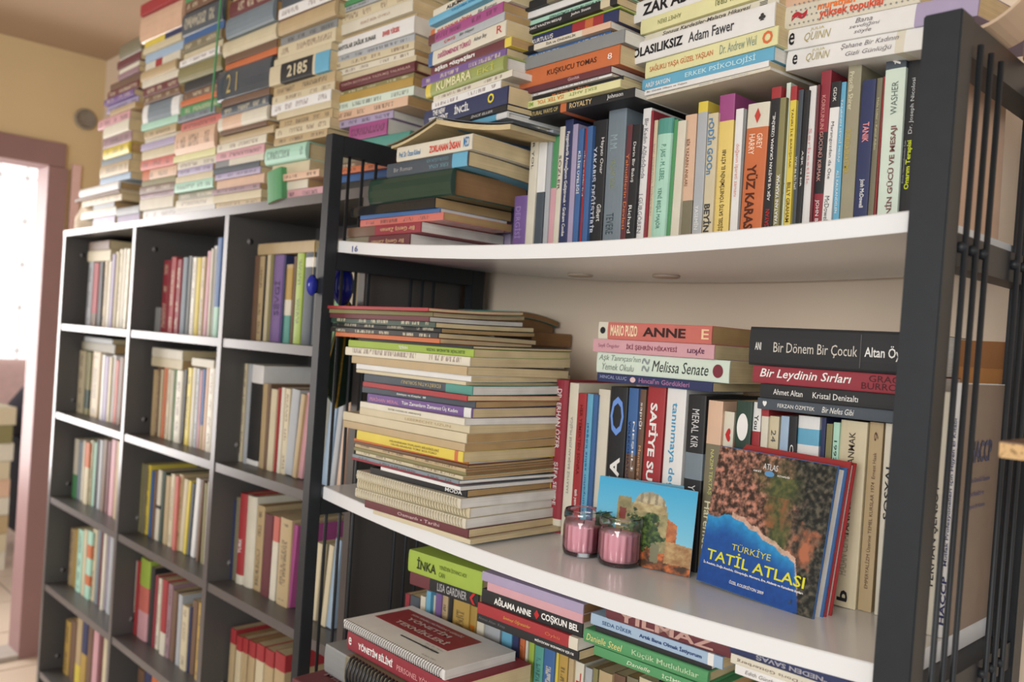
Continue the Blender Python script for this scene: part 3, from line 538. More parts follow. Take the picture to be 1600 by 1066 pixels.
# ---- books standing on the top white shelf
GC = 'books standing on the top white shelf'
def v_(s, a, b, c, d, col, o=''): return (s, a, b, c, d, col, o)
RT = [(806,826,306,'purple',op(text=(v_('DERGİSİ',.2,.8,.3,.8,(160,140,190),'f'),))),(826,838,191,'ivory',op(D=.12,text=(v_('BİR YOL',.6,.9,.3,.7,K_,'f'),))),(838,852,206,'white',op(bands=((0,.45,'slate'),))),(853,860,204,'silver'),(861,870,210,'pink',op(bands=((.5,1,'green'),))),(870,878,199,'ivory',op(text=(v_('SÖZLER',.45,.75,.2,.8,K_,'f'),))),(878,891,188,'navy',op(text=(v_('Peygamberlik Armağanını Geliştirmek • Graham Cooke',.04,.9,.25,.75,W_,'bf'),))),(891,899,195,'lilac'),(900,908,202,'blue',op(text=(v_('KİLİSE ÜYELİĞİ',.42,.8,.2,.8,W_,'bf'),))),(908,914,202,'red',op(text=(v_('KİLİSE DİSİPLİNİ',.4,.8,.2,.8,W_,'bf'),))),(914,922,198,'blue',op()),(922,945,189,'black',op(text=(v_('YAKARIŞ DEĞİŞTİRİR',.06,.78,.5,.9,(206,210,222),'bf'),v_('Hayatı Onar',.55,.85,.12,.38,W_,'f'),v_('Gilbert',.16,.3,.1,.38,W_,'f')))),(946,974,171,'steel',op(k='p',text=(v_('M.M.',.68,.8,.4,.8,(150,170,176),'f'),v_('YAŞAM YOLU',.38,.62,.4,.8,(140,150,110),'f'),v_('TEVERE',.04,.2,.4,.8,(60,76,84),'f')))),(975,983,196,'maroon',op(text=(v_('Yahudilerin Devleti',.1,.75,.2,.8,(214,130,80),'f'),))),(983,996,196,'black',op(text=(v_('Derin Bir Bakış',.5,.85,.4,.8,W_,'f'),v_('Richard',.06,.3,.4,.8,W_,'f')))),(998,1011,171,'white',op(text=(v_('Bir Kadın Ağladığında',.46,.92,.2,.85,(110,108,116),'f'),v_('I GÜRGÖREN',.04,.34,.2,.8,(120,116,120),'f')))),(1011,1015,174,'crimson',op(k='m')),(1016,1023,189,'cream',op(text=(v_('bir insanın hikayesi',.2,.8,.2,.8,(170,170,150),'f'),))),(1023,1047,187,'mint',op(k='h',bands=((.87,1,'teal'),),text=(v_('YENİ BEŞLİ MAJÖR',.08,.42,.3,.68,(60,110,96),'f'),v_('P. JAIS - M. LEBEL',.48,.78,.3,.68,(70,130,110),'f')))),(1047,1053,188,'green'),(1053,1066,190,'ivory',op(pg='w')),(1066,1084,180,'peach',op(bands=((0,.3,'khaki'),),text=(v_('BİR YAZARIN ANILARI',.42,.8,.4,.75,(120,70,50),'f'),))),(1085,1100,160,'silver',op(bands=((.92,1,'yellow'),),text=(v_('YASEMİN',.04,.22,.25,.75,W_,'f'),))),(1101,1117,178,'cream',op(text=(v_('rODİn GOOn',.5,.96,.12,.88,(86,130,170),'Bf'),v_('BEYİN',.03,.26,.12,.88,(64,64,66),'Bf')))),(1118,1142,149,'golden',op(bands=((.81,1,'magenta'),),text=(v_('KİŞİSEL SATIŞ YÖNETİMİNİN EL KİTABI',.0,.6,.3,.7,(84,66,40),'b'),))),(1144,1156,171,'white',op(bands=(),text=(v_('doğanın işareti zamanı',.3,.72,.2,.8,(216,140,120),'f'),))),(1156,1160,172,'grey',op(k='m')),(1161,1195,163,'orange',op(k='p',bands=((.81,1.,'ivory'),),text=(v_('YÜZ KARASI',.0,.52,.3,.82,(84,40,24),'Bf'),v_('HARRY',.6,.76,.55,.82,(240,214,190),'bf'),v_('GREY',.64,.76,.2,.46,(240,214,190),'bf'),v_('◆',.84,.96,.36,.64,(190,70,60))))),(1196,1211,138,'black',op(bands=((.92,1.,'red'),),text=(v_('AŞK VE BAŞTAN ÇIKARMA ÜZERİNE...',.2,.82,.3,.75,W_,'b'),v_('SAYAN',.02,.14,.3,.75,R2,'b')))),(1211,1221,154,'olive',op(text=(v_('YARATANI YASAMAK',.04,.42,.2,.75,W_,'b'),))),(1221,1228,131,'palemint',op(text=(v_('BARIŞTIRMA • Dr. Rose Love',.24,.6,.2,.8,K_),))),(1228,1238,136,'yellow',op(bands=((.9,1,'red'),),text=(v_('TANRI İLE BARIŞMAK',.42,.84,.2,.75,(100,70,40),'f'),v_('BILLY GRAHAM',.04,.32,.2,.8,(100,70,40),'bf')))),(1238,1247,142,'slate',op(text=(v_('YORUM BİLİMİ',.28,.52,.2,.8,W_,'f'),))),(1247,1255,143,'black',op(text=(v_('AŞK ve SIR',.3,.56,.25,.7,W_,'f'),))),(1256,1268,136,'white',op(text=(v_('Serbestlik',.3,.7,.3,.7,(216,150,150),'f'),))),(1268,1272,134,'maroon',op(k='m')),(1272,1288,113,'crimson',op(k='p',pg='w',bands=((.2,.6,'black'),),text=(v_('KORKUNUN GÜCÜNÜ KIRMAK',.28,.84,.3,.75,(214,160,150),'f'),v_('JOHN B',.02,.16,.3,.75,W_,'f')))),(1288,1303,130,'white',op(bands=((.82,1.,'black'),),text=(v_('Marangozdan da Öte',.32,.72,.3,.8,(70,70,74),'f'),v_('McDowell',.02,.2,.3,.8,(70,70,74),'f'),v_('GDK',.86,.96,.35,.7,W_,'f')))),(1304,1314,130,'sky',op(text=(v_('TANRININ SEVGİ MESAJI',.44,.88,.2,.75,W_,'f'),v_('ALİ KALKANDELEN',.08,.38,.2,.75,W_,'f')))),(1315,1336,99,'taupe',op(k='p',pg='w',text=(v_("TUTKU'LA DUA ETMEK",.3,.58,.5,.9,(190,170,70),'bf'),v_('Priscilla Shirer',.7,.94,.5,.85,(226,220,190),'f')))),(1337,1358,127,'navy',op(k='p',text=(v_('TANIK',.56,.7,.25,.72,(236,150,150),'bf'),v_('Josh McDowell',.1,.3,.3,.7,W_,'bf')))),(1359,1368,124,'khaki',op(text=(v_('Hala Lider - Kamil Adım',.5,.86,.3,.7,(206,200,160),'f'),))),(1368,1372,122,'red',op(k='m')),(1373,1405,84,'palemint',op(k='p',pg='w',bands=((.9,1,'slate'),),text=(v_('WASHER',.62,.82,.3,.62,(96,110,104)),v_("'NİN GÜCÜ VE MESAJI",0,.55,.2,.62,(120,84,80),'B'),v_('f',.92,.98,.25,.7,W_,'i')))),(1406,1430,84,'black',op(k='p',text=(v_('Onarım Terapisi',.16,.46,.3,.7,(200,214,40),'B'),v_('Dr. Joseph Nicolosi',.5,.84,.34,.66,(206,210,210)),v_('Erkek Homoseksüeller İçin',.2,.46,.74,.9,(170,170,170))))),]
row('the top white shelf row', .15, 280, RT, z1f, .14, group=GC, hid=.11)
# the last book of that row, its cover shown to the right through the rods
ppv = at(1500, 300, 0, .885)
xb = at(1430, 280, 1, .15).x
CP = thing('book', 'peach paperback with misty cover behind the right-end rods, top shelf', 'book', (max(.886, xb+.022), .155, z1f(.88)), Matrix(((0, 0, -1), (0, 1, 0), (1, 0, 0))))
book(.178, .018, .115, 'peach', CP, 'p', text=(v_('İnanmaya Cesaret Et',.3,.72,.3,.75,(70,60,56)),v_('D.K.',.06,.14,.3,.75,K_,'b')))
# supporting books hidden under the left stacks, glimpsed behind the lying pile
row('the part behind the pile, top white shelf', .214, 300, [(662,692,224,'ivory'),(694,716,226,'slate'),(718,742,224,'tan'),(744,770,224,'blue'),(772,803,222,'lilac')], z1f, .14, group=GC)
# ---- pile lying at the left of the top shelf
PT = [(363,528,642,'maroon',op(pg='w',D=.175,bands=((0,.45,'khaki'),),text=(v_('Bir Geniş Zaman',.5,.93,.3,.7,(206,170,130),'bf'),))),(346,540,660,'crimson',op(pg='w',D=.165,bands=((0,.42,'brown'),),text=(v_('Bir Geniş Zaman',.5,.93,.25,.75,(206,170,130),'bf'),))),(334,562,692,'salmon',op(pg='t',D=.135,rough=.15,printed=True)),(327,564,686,'blue',op(pg='w',D=.135)),(311,548,682,'black',op(k='p',pg='t',D=.15,rough=.12)),(269,580,708,'deepgreen',op(k='h',pg='b',D=.15,rough=.1)),(247,604,730,'slate',op(pg='c',D=.155,bend=-.008,bands=((.82,.99,'sky'),),text=(v_('ÖZGÜRLÜĞÜN ADI',.52,.78,.55,.85,(110,150,160),'f'),v_('KIRIK AYNA',.55,.78,.15,.45,(110,150,160),'f'),v_('Bir Roman',.1,.34,.3,.6,(170,170,170)))),),(224,622,740,'ivory',op(pg='c',D=.165,bend=-.006,text=(v_('Prof. Dr. Özcan Köknel',.04,.34,.25,.7,(60,130,180),'b'),v_('ZORLANAN İNSAN',.46,.86,.2,.82,(206,60,44),'B'),v_('CEM',.9,.97,.2,.85,(60,130,190),'bf')),bands=()))]
PTr = stack('the left pile on the top white shelf', 660, .045, 384, PT, 0, None, .135, group='books lying at the left of the top shelf', zfix=lambda z: z-.0, dj=.002)
# open book lying face down on that pile
ob_top = max((PTr[-1].matrix_basis @ Vector((0, 0, 0))).z+.0, 0)
pz = PTr[-1].location.z+(at(660, 224, 1, .045).z-at(660, 247, 1, .045).z)
ob = thing('open_book', 'open paperback lying face down on the pile under the high stacks', 'book', (.196, .05, pz), Matrix.Rotation(math.radians(3), 3, 'Z'))
def tent(nm, x0, x1, h, thick, mat, edge, y0=0, y1=.15, segs=8):
    V = []; Fc = []
    for i in range(segs+1):
        t = i/segs; x = x0+(x1-x0)*t; z = h*(1-t)**1.5+edge
        V += [(x, y0, z), (x, y1, z+.004), (x, y1, z+thick+.004), (x, y0, z+thick)]
    for i in range(segs):
        a = i*4; b = a+4
        Fc += [(a, a+1, b+1, b)[::-1], (a+1, a+2, b+2, b+1)[::-1], (a+2, a+3, b+3, b+2)[::-1], (a+3, a, b, b+3)[::-1]]
    Fc += [(0, 1, 2, 3)[::-1], (segs*4, segs*4+1, segs*4+2, segs*4+3)]
    mk(nm, V, Fc, mat, ob)
tent('page_block', .0, .15, .026, .007, paper('c'), .001); tent('page_block', .0, -.1, .026, .004, paper('c'), .001)
tent('cover', -.001, .158, .028, .0014, M('slate'), .0085, -.003, .153); tent('cover', .001, -.108, .028, .0014, M('khaki'), .0055, -.003, .153)

# ------------------------------------------------------------------ middle shelf
def helix(root, L, T, col, nm='wire_binding', turns=42, rad=.0009):
    P_ = []; r = T*.52
    for i in range(turns*8+1):
        a = 2*math.pi*i/8; P_.append((.004+(L-.008)*i/(turns*8), r*.25+r*math.cos(a), T/2+r*math.sin(a)))
    tube(nm, P_, rad, col, root, 4)
GD = 'magazines and books in the tall pile on the middle shelf'
PM = [(834,583,735,'cream',op(k='m',pg='c',D=.22)),(820,572,729,'maroon',op(k='p',pg='c',D=.225,text=(v_('Osmanlı • Tarihi',.35,.75,.3,.7,(214,190,190)),))),
 (804,557,727,'ivory',op(k='m',w='spiral-bound thin',D=.235,pg='w',bend=.0)),(788,557,727,'cream',op(k='m',w='spiral-bound thin',D=.235,pg='w')),(772,557,726,'ivory',op(k='m',w='spiral-bound thin',D=.232,pg='w')),
 (760,578,724,'black',op(k='m',D=.23,pg='t',text=(v_('MODA',.8,.96,.2,.75,W_,'b'),))),(754,597,724,'white',op(k='m',D=.23,pg='w')),(749,552,716,'crimson',op(k='m',D=.225,pg='w')),
 (743,554,726,'steel',op(k='m',D=.23,pg='w',printed=True)),(737,555,726,'cream',op(k='m',D=.23,pg='t',printed=True)),(731,553,726,'olive',op(k='m',D=.232,pg='b')),(725,553,727,'tan',op(k='m',D=.23,pg='b',printed=True)),(720,552,727,'brown',op(k='m',D=.23,pg='t')),(715,552,724,'orange',op(k='m',D=.228,pg='w')),
 (698,560,728,'yellow',op(k='p',D=.22,pg='c',bands=((.93,.96,'orange'),),text=(v_('ASLANINDAN TOPLANTI BİLDİRİLERİ',.34,.8,.5,.78,(120,100,40),'b'),v_('ULUSLARARASI TÜRK KÜLTÜRÜ',.36,.78,.18,.42,(120,100,40),'b')))),
 (685,538,730,'tan',op(k='m',D=.235,pg='t',bend=.004)),(669,537,731,'cream',op(k='m',D=.238,pg='t',bend=.006)),
 (656,564,733,'cream',op(k='p',D=.228,pg='c',text=(v_('LEBERECHT UZUN',.45,.85,.3,.65,(170,150,110)),))),(645,566,733,'ivory',op(k='p',D=.225,pg='w',text=(v_('İSTER HASAN AL ARKADAŞ',.3,.62,.3,.7,(90,90,70),'b'),))),
 (629,576,734,'purple',op(k='p',D=.225,pg='c',bands=((.93,.99,'white'),),text=(v_('Tüm Zamanların Zamansız Üç Kadını',.36,.88,.25,.8,W_,'b'),v_('PERİHAN MERAL',.03,.33,.25,.75,(196,140,170),'b')))),(618,566,736,'slate',op(k='p',D=.225,pg='t',text=(v_('Edebiyat ve Kitaplar  88',.34,.6,.3,.7,W_,'b'),))),
 (609,567,735,'red',op(k='p',D=.225,pg='c')),(594,569,736,'slate',op(k='p',D=.23,pg='w',bands=((.78,1,'teal'),),text=(v_('EDEBİYATIN SORUNU',.38,.74,.2,.75,(186,170,120),'f'),))),
 (588,560,728,'cream',op(k='m',D=.225,pg='c')),(578,556,733,'white',op(k='m',D=.225,pg='c')),(564,551,734,'tan',op(k='m',D=.222,pg='c')),(549,543,733,'ivory',op(k='m',D=.225,pg='c',printed=True)),
 (536,545,735,'lime',op(k='p',D=.222,pg='c',bands=(),text=(v_('YEŞİL',.44,.52,.25,.8,W_,'bf'),v_('ELEKTRİK BLANDIR YAZER',.66,.94,.2,.7,(60,90,30),'bf')))),
 (531,560,736,'black',op(k='m',D=.22,pg='c')),(523,527,690,'orange',op(k='m',D=.2,pg='c')),(514,520,690,'black',op(k='m',D=.21,pg='c',printed=True)),(506,518,688,'black',op(k='m',D=.21,pg='t',printed=True)),(497,517,686,'deepgreen',op(k='m',D=.21,pg='c',printed=True)),
 (488,512,672,'maroon',op(k='m',D=.21,pg='w')),(480,502,672,'olive',op(k='m',D=.215,pg='c',bend=.006)),(474,503,678,'red',op(k='m',D=.2,pg='c',bend=.006))]
PM = [(a[0], a[1], a[2], a[3], dict(a[4], D=a[4]['D']*(1 if i < 18 else .93 if i < 23 else .88)*random.uniform(.96, 1.03), yaw=random.uniform(-1.8, 1.8), bend=a[4].get('bend', random.choice((0, .003, -.0015)) if i > 6 else 0))) for i, a in enumerate(PM)]
PMr = stack('the tall pile on the middle shelf', 733, .014, 842, PM, 0, None, .225, group=GD, dj=.003, zfix=lambda z: z)
dz = z2f(.25)-PMr[0].location.z
for r in PMr: r.location.z += dz+.0004
WIRE = M('cream_wire', (214,206,178), .4, .5)
for r in PMr[2:5]:
    co = [v.co for v in r.children[0].data.vertices]; L_ = max(c.x for c in co); T_ = max(c.z for c in co)
    helix(r, L_, T_, WIRE)
PRr = stack('the rear pile on the middle shelf', 860, .268, 797, [(745,770,822,'tan'),(700,765,815,'maroon'),(660,770,826,'cream'),(625,768,820,'brown'),(592,770,822,'cream'),(573,770,822,'tan',op(pg='b')),(552,772,824,'white',op(pg='w')),(536,770,822,'tan',op(pg='b')),(514,772,830,'brown',op(pg='b')),(492,764,806,'brown',op(pg='b')),(482,715,812,'teal',op(pg='b',D=.095,bend=-.012,k='m'))], 0, None, .095, group='books piled at the back of the middle shelf', dj=.002)
dz = z2f(.28)-PRr[0].location.z
for r in PRr: r.location.z += dz+.0004

GE = 'books standing on the middle white shelf'
RM = [(852,862,662,'yellow',op(yr=740,text=(v_('Edebiyat Ödülleri',.2,.7,.3,.75,(190,150,50)),))),(863,882,593,'crimson',op(k='h',bands=((.035,.09,'ivory'),),text=(v_('ŞİFA SENDE',.18,.46,.3,.75,W_,'f'),v_('DR. ERHAN ÖZER',.55,.94,.3,.75,W_,'f')))),(883,897,598,'ivory',op(pg='w',text=(v_('SARAYSIZ BAŞKAN JOSE MUJİCA',.28,.78,.3,.7,(130,130,134)),))),(897,910,614,'red',op(text=(v_('tatlı yemek',.2,.34,.3,.75,W_,'bf'),v_('HER YEMEKTEN SONRA',.44,.92,.3,.65,(110,30,30),'bf')))),(911,921,615,'sky',op(k='p',text=(v_('Dünyanın sekiz köşesi',.2,.8,.3,.7,(40,80,140)),))),(922,928,616,'blue'),(929,947,608,'ivory',op(bands=())),(948,975,604,'black',op(k='p',text=(v_('HALKA',.04,.57,.2,.75,W_,'B'),v_('O',.7,.94,.12,.9,(110,150,220),'b')))),(977,992,606,'blue',op(bands=((.04,.6,'brown'),),text=(v_('DO',.08,.24,.2,.85,W_,'Bf'),v_('VOLEKOSHATOĞLU',.38,.8,.5,.85,(30,40,80),'bf'),v_('NEŞELİ',.5,.8,.1,.4,W_,'bf')))),(993,1003,608,'brown',op(text=(v_('sapığı',.76,.92,.25,.8,W_,'f'),v_('Menekşe Hanım Çiçek',.2,.66,.25,.75,(220,170,130),'f')))),(1005,1033,603,'red',op(k='p',text=(v_('SAFİYE SULTAN',.2,.9,.24,.76,W_,'Bf'),))),(1036,1066,607,'white',op(k='p',text=(v_('tanınmaya değer kadınlar',.05,.92,.3,.74,(70,150,190),'bf'),v_('FAL',.22,.4,.02,.22,(150,140,150),'f')))),(1070,1098,617,'black',op(k='p',bands=((.52,.67,'steel'),),text=(v_('MERAL KIR',.7,.92,.3,.7,(206,206,206),'f'),v_('YOLUN',.3,.49,.3,.7,(206,206,206),'f')))),(1101,1124,626,'khaki',op(k='p',bands=((.75,1,'peach'),),text=(v_('NAZIM TEKTAŞ',.46,.72,.35,.65,(206,206,120),'f'),v_('Haremde',.14,.42,.3,.8,(230,226,190),'bf')))),(1127,1143,643,'ivory',op(text=(v_('♥',.82,.9,.25,.75,R2,'f'),v_('HAYAT',.4,.74,.25,.75,(110,110,110),'f')))),(1145,1170,626,'deepgreen',op(k='p',bands=(),text=(v_('●',.78,.93,.16,.86,W_),v_('ÇALIKUŞU',.3,.7,.3,.75,W_,'f')))),(1172,1185,628,'white',op(pg='w',bands=((.76,.84,'red'),),text=(v_('You',.85,.93,.25,.75,K_,'bf'),v_('Gerçek',.5,.72,.25,.75,(90,90,100),'f')))),(1186,1197,633,'ivory',op(pg='w',bands=((.94,1,'red'),),text=(v_('ALLAH',.5,.74,.3,.75,(140,140,146),'f'),))),(1199,1214,650,'cream',op(text=(v_('24',.85,.92,.25,.75,(80,80,80),'f'),v_('TOPRAK',.4,.76,.25,.75,(80,80,80),'bf')))),(1216,1229,650,'paleblue'),(1230,1242,650,'black',op(text=(v_('Can Dostum',.45,.84,.25,.75,W_,'f'),))),(1244,1278,650,'white',op(k='p',bands=((.84,.93,'sky'),),text=(v_('ASLINDA',.4,.74,.25,.6,K_,'bf'),))),(1280,1287,652,'navy'),(1288,1298,662,'olive',op(pg='w')),(1299,1309,660,'mint',op(text=(v_('1997',.78,.9,.25,.75,K_,'f'),v_('NAMAZ',.03,.24,.25,.75,K_,'')))),(1310,1352,658,'cream',op(k='p',pg='t',text=(v_('TANK SESİYLE UYANMAK',.38,.94,.4,.72,(74,66,56),'b'),v_('HASAN CEMAL',.17,.4,.4,.72,(150,140,120)),v_('b',.03,.09,.3,.7,K_,'B')))),(1355,1377,660,'tan',op(k='p',pg='t',text=(v_('EMPERYALİZM Üzerine TEMEL KURSLAR 1974  Ernest Haak',.12,.84,.35,.68,(90,60,50),''),v_('9',.9,.95,.3,.6,(90,60,50))))),(1380,1400,662,'ivory',op(text=(v_('SOSYAL',.5,.8,.25,.75,K_,'b'),))),(1402,1418,640,'brown'),(1420,1436,625,'maroon'),(1438,1452,630,'mustard')]
row('the middle white shelf row', .185, 720, RM, z2f, .135, group=GE)
# books at the right end, seen through the rods
row('the right end of the middle white shelf', .150, 720, [(1456,1480,612,'ivory',op(k='p',pg='w',D=.12,text=(v_('FERHAN ŞENSOY',.2,.62,.3,.8,K_,'b'),),label='ivory paperback with thin black lettering beside the white-spined handbook')),(1482,1497,598,'white',op(k='p',pg='w',D=.125,text=(v_('HACCP',.05,.24,.25,.8,(44,46,96),'B'),v_('Mutfak Profesyonelleri için Hijyen El Kitabı',.28,.86,.3,.75,(60,66,110),'b')),label='white-spined handbook with brown-grey cover behind the right-end rods'))], lambda x: z2f(x), .12)
hb = [o for o in C.objects if o.get('label', '').startswith('white-spined handbook')][0]
cov = [c for c in hb.children if c.name.startswith('cover')][0]
hx = [v.co for v in cov.data.vertices]; HH = max(c.x for c in hx)
mk('cover_panel', boxv((.001, .001, -.0008), (HH-.001, .124, -.0002)), BF, M('grey_brown_cover', (140,124,110), .4), hb)
letter(hb, 'HACCP', (HH*.68, .03, -.0012), (0,1,0), (1,0,0), .06, .022, (80,84,110), .03, 0, False, 'cover_lettering')
for k, s in enumerate(('Gıda Güvenlik Yönetimi', 'Risk Analizi ve', 'Hijyen El Kitabı')): letter(hb, s, (HH*(.6-k*.055), .03, -.0012), (0,1,0), (1,0,0), (.06, .045, .05)[k], .005, (90,94,130), .01, 0, False, 'cover_lettering')
bd = thing('box_file', 'plain orange-brown board standing behind the white-spined handbook', 'box file', (.875, .285, z2f(.88)))
box('file_body', (-.045, 0, 0), (.025, .028, .29), M('brown_board', (176,120,64), .7), bd, .001)
box('file_flap', (-.046, -.001, .262), (.026, .0, .291), M('brown_board_dark', (150,100,56), .7), bd)
# flat books on top of the standing ones
GF = 'books lying on the middle shelf row'
FL = [(590,932,1112,'navy',op(k='p',pg='c',D=.125,text=(v_('HINCAL ULUÇ',.03,.28,.3,.75,(150,160,190),'b'),v_('Hıncal\'ın Gördükleri',.39,.82,.25,.8,(170,120,160),'b'),v_('●',.31,.36,.2,.8,(220,190,190))))),(556,932,1137,'palemint',op(k='p',pg='c',D=.13,bands=(),text=(v_('Aşk Tanrıçası\'nın',.02,.36,.55,.9,(130,140,130),'i'),v_('Yemek Okulu',.05,.31,.15,.48,(130,140,130),'i'),v_('Melissa Senate',.45,.86,.25,.78,(50,54,54),'i'),v_('●',.89,.96,.2,.8,(120,50,60)),v_('≈',.37,.43,.2,.85,(140,150,150))))),(534,929,1117,'pink',op(k='p',pg='c',D=.125,text=(v_('İKİ ŞEHRİN HİKAYESİ',.3,.72,.25,.75,(120,50,70),'b'),v_('Seyfi Öngider',.05,.24,.3,.7,(150,100,120)),v_('aykırı',.8,.93,.2,.75,(90,50,80),'bf')))),(506,938,1114,'salmon',op(k='p',pg='t',D=.13,bands=((0,.09,'ivory'),),text=(v_('MARIO PUZO',.12,.37,.2,.85,(240,214,180),'B'),v_('ANNE',.42,.79,.25,.78,(56,36,34),'B'),v_('●',.02,.07,.3,.7,K_),v_('E',.92,.98,.25,.8,(236,200,160),'b'))))]
FLr = stack('the flat stack left of the black books', 1030, .172, 605, FL, 1, None, .12, group=GF, dj=.003)
FR_ = [(631,1184,1420,'slate',op(k='p',pg='w',D=.13,text=(v_('♥',.04,.07,.25,.75,W_),v_('FERZAN ÖZPETEK',.15,.41,.3,.7,W_),v_('Bir Nefes Gibi',.46,.67,.25,.75,W_,'i')))),(607,1190,1425,'black',op(k='p',pg='w',D=.13,text=(v_('Ahmet Altan',.1,.31,.3,.7,W_),v_('Kristal Denizaltı',.38,.68,.3,.7,W_)))),(578,1178,1440,'crimson',op(k='p',pg='w',D=.135,text=(v_('Bir Leydinin Sırları',.05,.62,.22,.86,W_,'bi'),v_('GRACE',.72,.92,.55,.9,(70,24,28)),v_('BURROWES',.68,1.0,.15,.5,(70,24,28))))),(514,1172,1440,'black',op(k='p',pg='w',D=.14,text=(v_('Bir Dönem Bir Çocuk',.16,.66,.3,.62,(206,200,190)),v_('Altan Öymen',.7,.98,.3,.66,W_,'b'),v_('ANI',.04,.08,.4,.6,W_,'b'),v_('|',.675,.68,.1,.9,(90,90,90)))))]
FRr = stack('the black and red flat stack', 1290, .168, 650, FR_, 1, None, .12, group=GF, dj=.003)

# printed pictures as fine colour grids
from mathutils import noise
def picture(name, parent, fn, o, eu, ev, w_, h_, nu, nv, rough=.25):
    me = bpy.data.meshes.new(name); o = Vector(o); eu = Vector(eu); ev = Vector(ev)
    V = [tuple(o+eu*(w_*i/nu)+ev*(h_*j/nv)) for j in range(nv+1) for i in range(nu+1)]
    Fc = [(j*(nu+1)+i, j*(nu+1)+i+1, (j+1)*(nu+1)+i+1, (j+1)*(nu+1)+i) for j in range(nv) for i in range(nu)]
    me.from_pydata(V, [], Fc); ca_ = me.color_attributes.new('Print', 'FLOAT_COLOR', 'POINT'); buf = []
    for j in range(nv+1):
        for i in range(nu+1): buf += list(lin(fn(i/nu, j/nv)))
    ca_.data.foreach_set('color', buf)
    key = ('pic', rough)
    if key not in _M:
        m, nt, b = newmat('printed_picture', rough, .45); a = nt.nodes.new('ShaderNodeVertexColor'); a.layer_name = 'Print'; nt.links.new(a.outputs[0], b.inputs[0]); _M[key] = m
    me.materials.append(_M[key]); ob_ = bpy.data.objects.new(name, me); C.objects.link(ob_); ob_.parent = parent; return ob_
def mixc(a, b, t): t = min(max(t, 0), 1); return tuple(a[i]+(b[i]-a[i])*t for i in range(3))
def nz(x, y, s, sd=0, d=4): return noise.fractal(Vector((x*s, y*s, sd)), .9, 2.1, d)
def atlas_pic(u, v):
    rock = mixc((56,44,42), (196,138,118), .42+1.0*nz(u, v, 26, 1, 6)); dark = mixc((26,32,34), (96,92,80), .38+1.0*nz(u, v, 28, 5, 6))
    right = (u-(.72-.25*(v-.4)))*9+nz(u, v, 6, 3); c = mixc(rock, dark, right)
    c = mixc(c, (176,108,80), (1.2-10*math.hypot(u-.86, (v-.42)*.7))+nz(u, v, 12, 2)) if u > .72 else c
    val = 1-abs(u-(.56+.04*(1-v)*3))/(.17+.06*math.sin(v*9))+.5*nz(u, v, 7, 9)
    if .36 < v < .98: c = mixc(c, mixc((58,72,50), (100,102,64), .5+nz(u, v, 22, 4)), val*1.6*(1 if v < .86 else .4))
    if .5 < v < .72 and abs(u-.56) < .16: c = mixc(c, (150,96,66), .2+.9*nz(u, v, 10, 7))
    coast = .55-.36*max(u-.15, 0)-.07*math.exp(-((u-.05)/.12)**2)+.012*nz(u, 0, 14, 6)
    if u > .8: coast -= (u-.8)*3.2
    if v < coast:
        sea = mixc((44,150,206), (26,84,158), (coast-v)*7); sea = mixc(sea, (24,74,150), (.34-v)*3.5)
        sea = tuple(s*(1+.08*nz(u, v, 24, 8)) for s in sea); c = sea
    elif v < coast+.035 and .22 < u < .86: c = mixc((214,180,160), c, .12+nz(u, v, 20, 2)*.3)
    if u > .8 and v < .34: c = mixc(c, dark, (u-.86-.2*nz(u, v, 9, 11))*14)
    return c
# leaning landscape atlas
p0 = at(1088, 910, 2, z2f(.66)); p1 = at(1270, 967, 2, z2f(.80))
ey = (p1-p0).normalized(); ey.z = 0; ey.normalize()
AW = (p1-p0).length; upv = Vector((0, .30, 1)); back = Vector((-ey.y, ey.x, 0)); lean = .17
ex_ = (Vector((0, 0, 1))*math.cos(lean)+back*math.sin(lean)).normalized(); ez = ex_.cross(ey).normalized()
tp = at(1130, 690, 1, .15)
AH = .160
Rm = Matrix((ex_, ey, ez)).transposed()
atl = thing('travel_atlas', 'hardback travel atlas with blue bay cover leaning at the front', 'book', (p0.x, p0.y, z2f(.73)+.0006), Rm)
book(AH, .017, AW, 'blue', atl, 'h', 'w', rough=.25)
picture('cover_picture', atl, lambda u, v: atlas_pic(u, v), (.0008, .0, -.0004), (0,1,0), (1,0,0), AW-.0006, AH-.0016, 210, 220)
def al(s, u, v, wd, h, col, bold=0, sh=0, nm='cover_lettering'): letter(atl, s, (v*AH, u*AW, -.0007), (0,1,0), (1,0,0), wd*AW, h*AH, col, bold, sh, False, nm)
al('TÜRKİYE', .27, .285, .34, .058, (214,206,90), .0); al('TATİL ATLASI', .06, .175, .84, .098, (224,222,60), .012)
al('İç Anadolu, Doğu Anadolu, Güneydoğu, Marmara, Ege, Akdeniz ve Karadeniz kıyıları', .04, .135, .86, .025, W_, .03); al('ÖZEL KOLEKSİYON 2009', .3, .055, .3, .028, W_, .02)
al('ATLAS', .42, .888, .125, .042, (214,220,224), .0); al('GEZİ', .34, .862, .07, .015, W_, .02); al('KİTAPLIĞI', .55, .855, .1, .015, W_, .02)
mk('map_emblem', [(AH*(.862+.02*math.sin(a*math.pi/8)), AW*(.48+.042*math.cos(a*math.pi/8)), -.0008) for a in range(16)], [tuple(range(16))[::-1]], M('emblem_blue', (96,150,196), .4), atl)
# second, red book right behind it
q0 = Vector((p0.x, p0.y, 0))+back*.0185+ey*.003
at2 = thing('book', 'bright red hardback leaning directly behind the travel atlas', 'book', (q0.x, q0.y, z2f(.73)+.0006), Rm)
book(AH+.004, .011, AW-.002, 'red', at2, 'h', 'w', rough=.25)

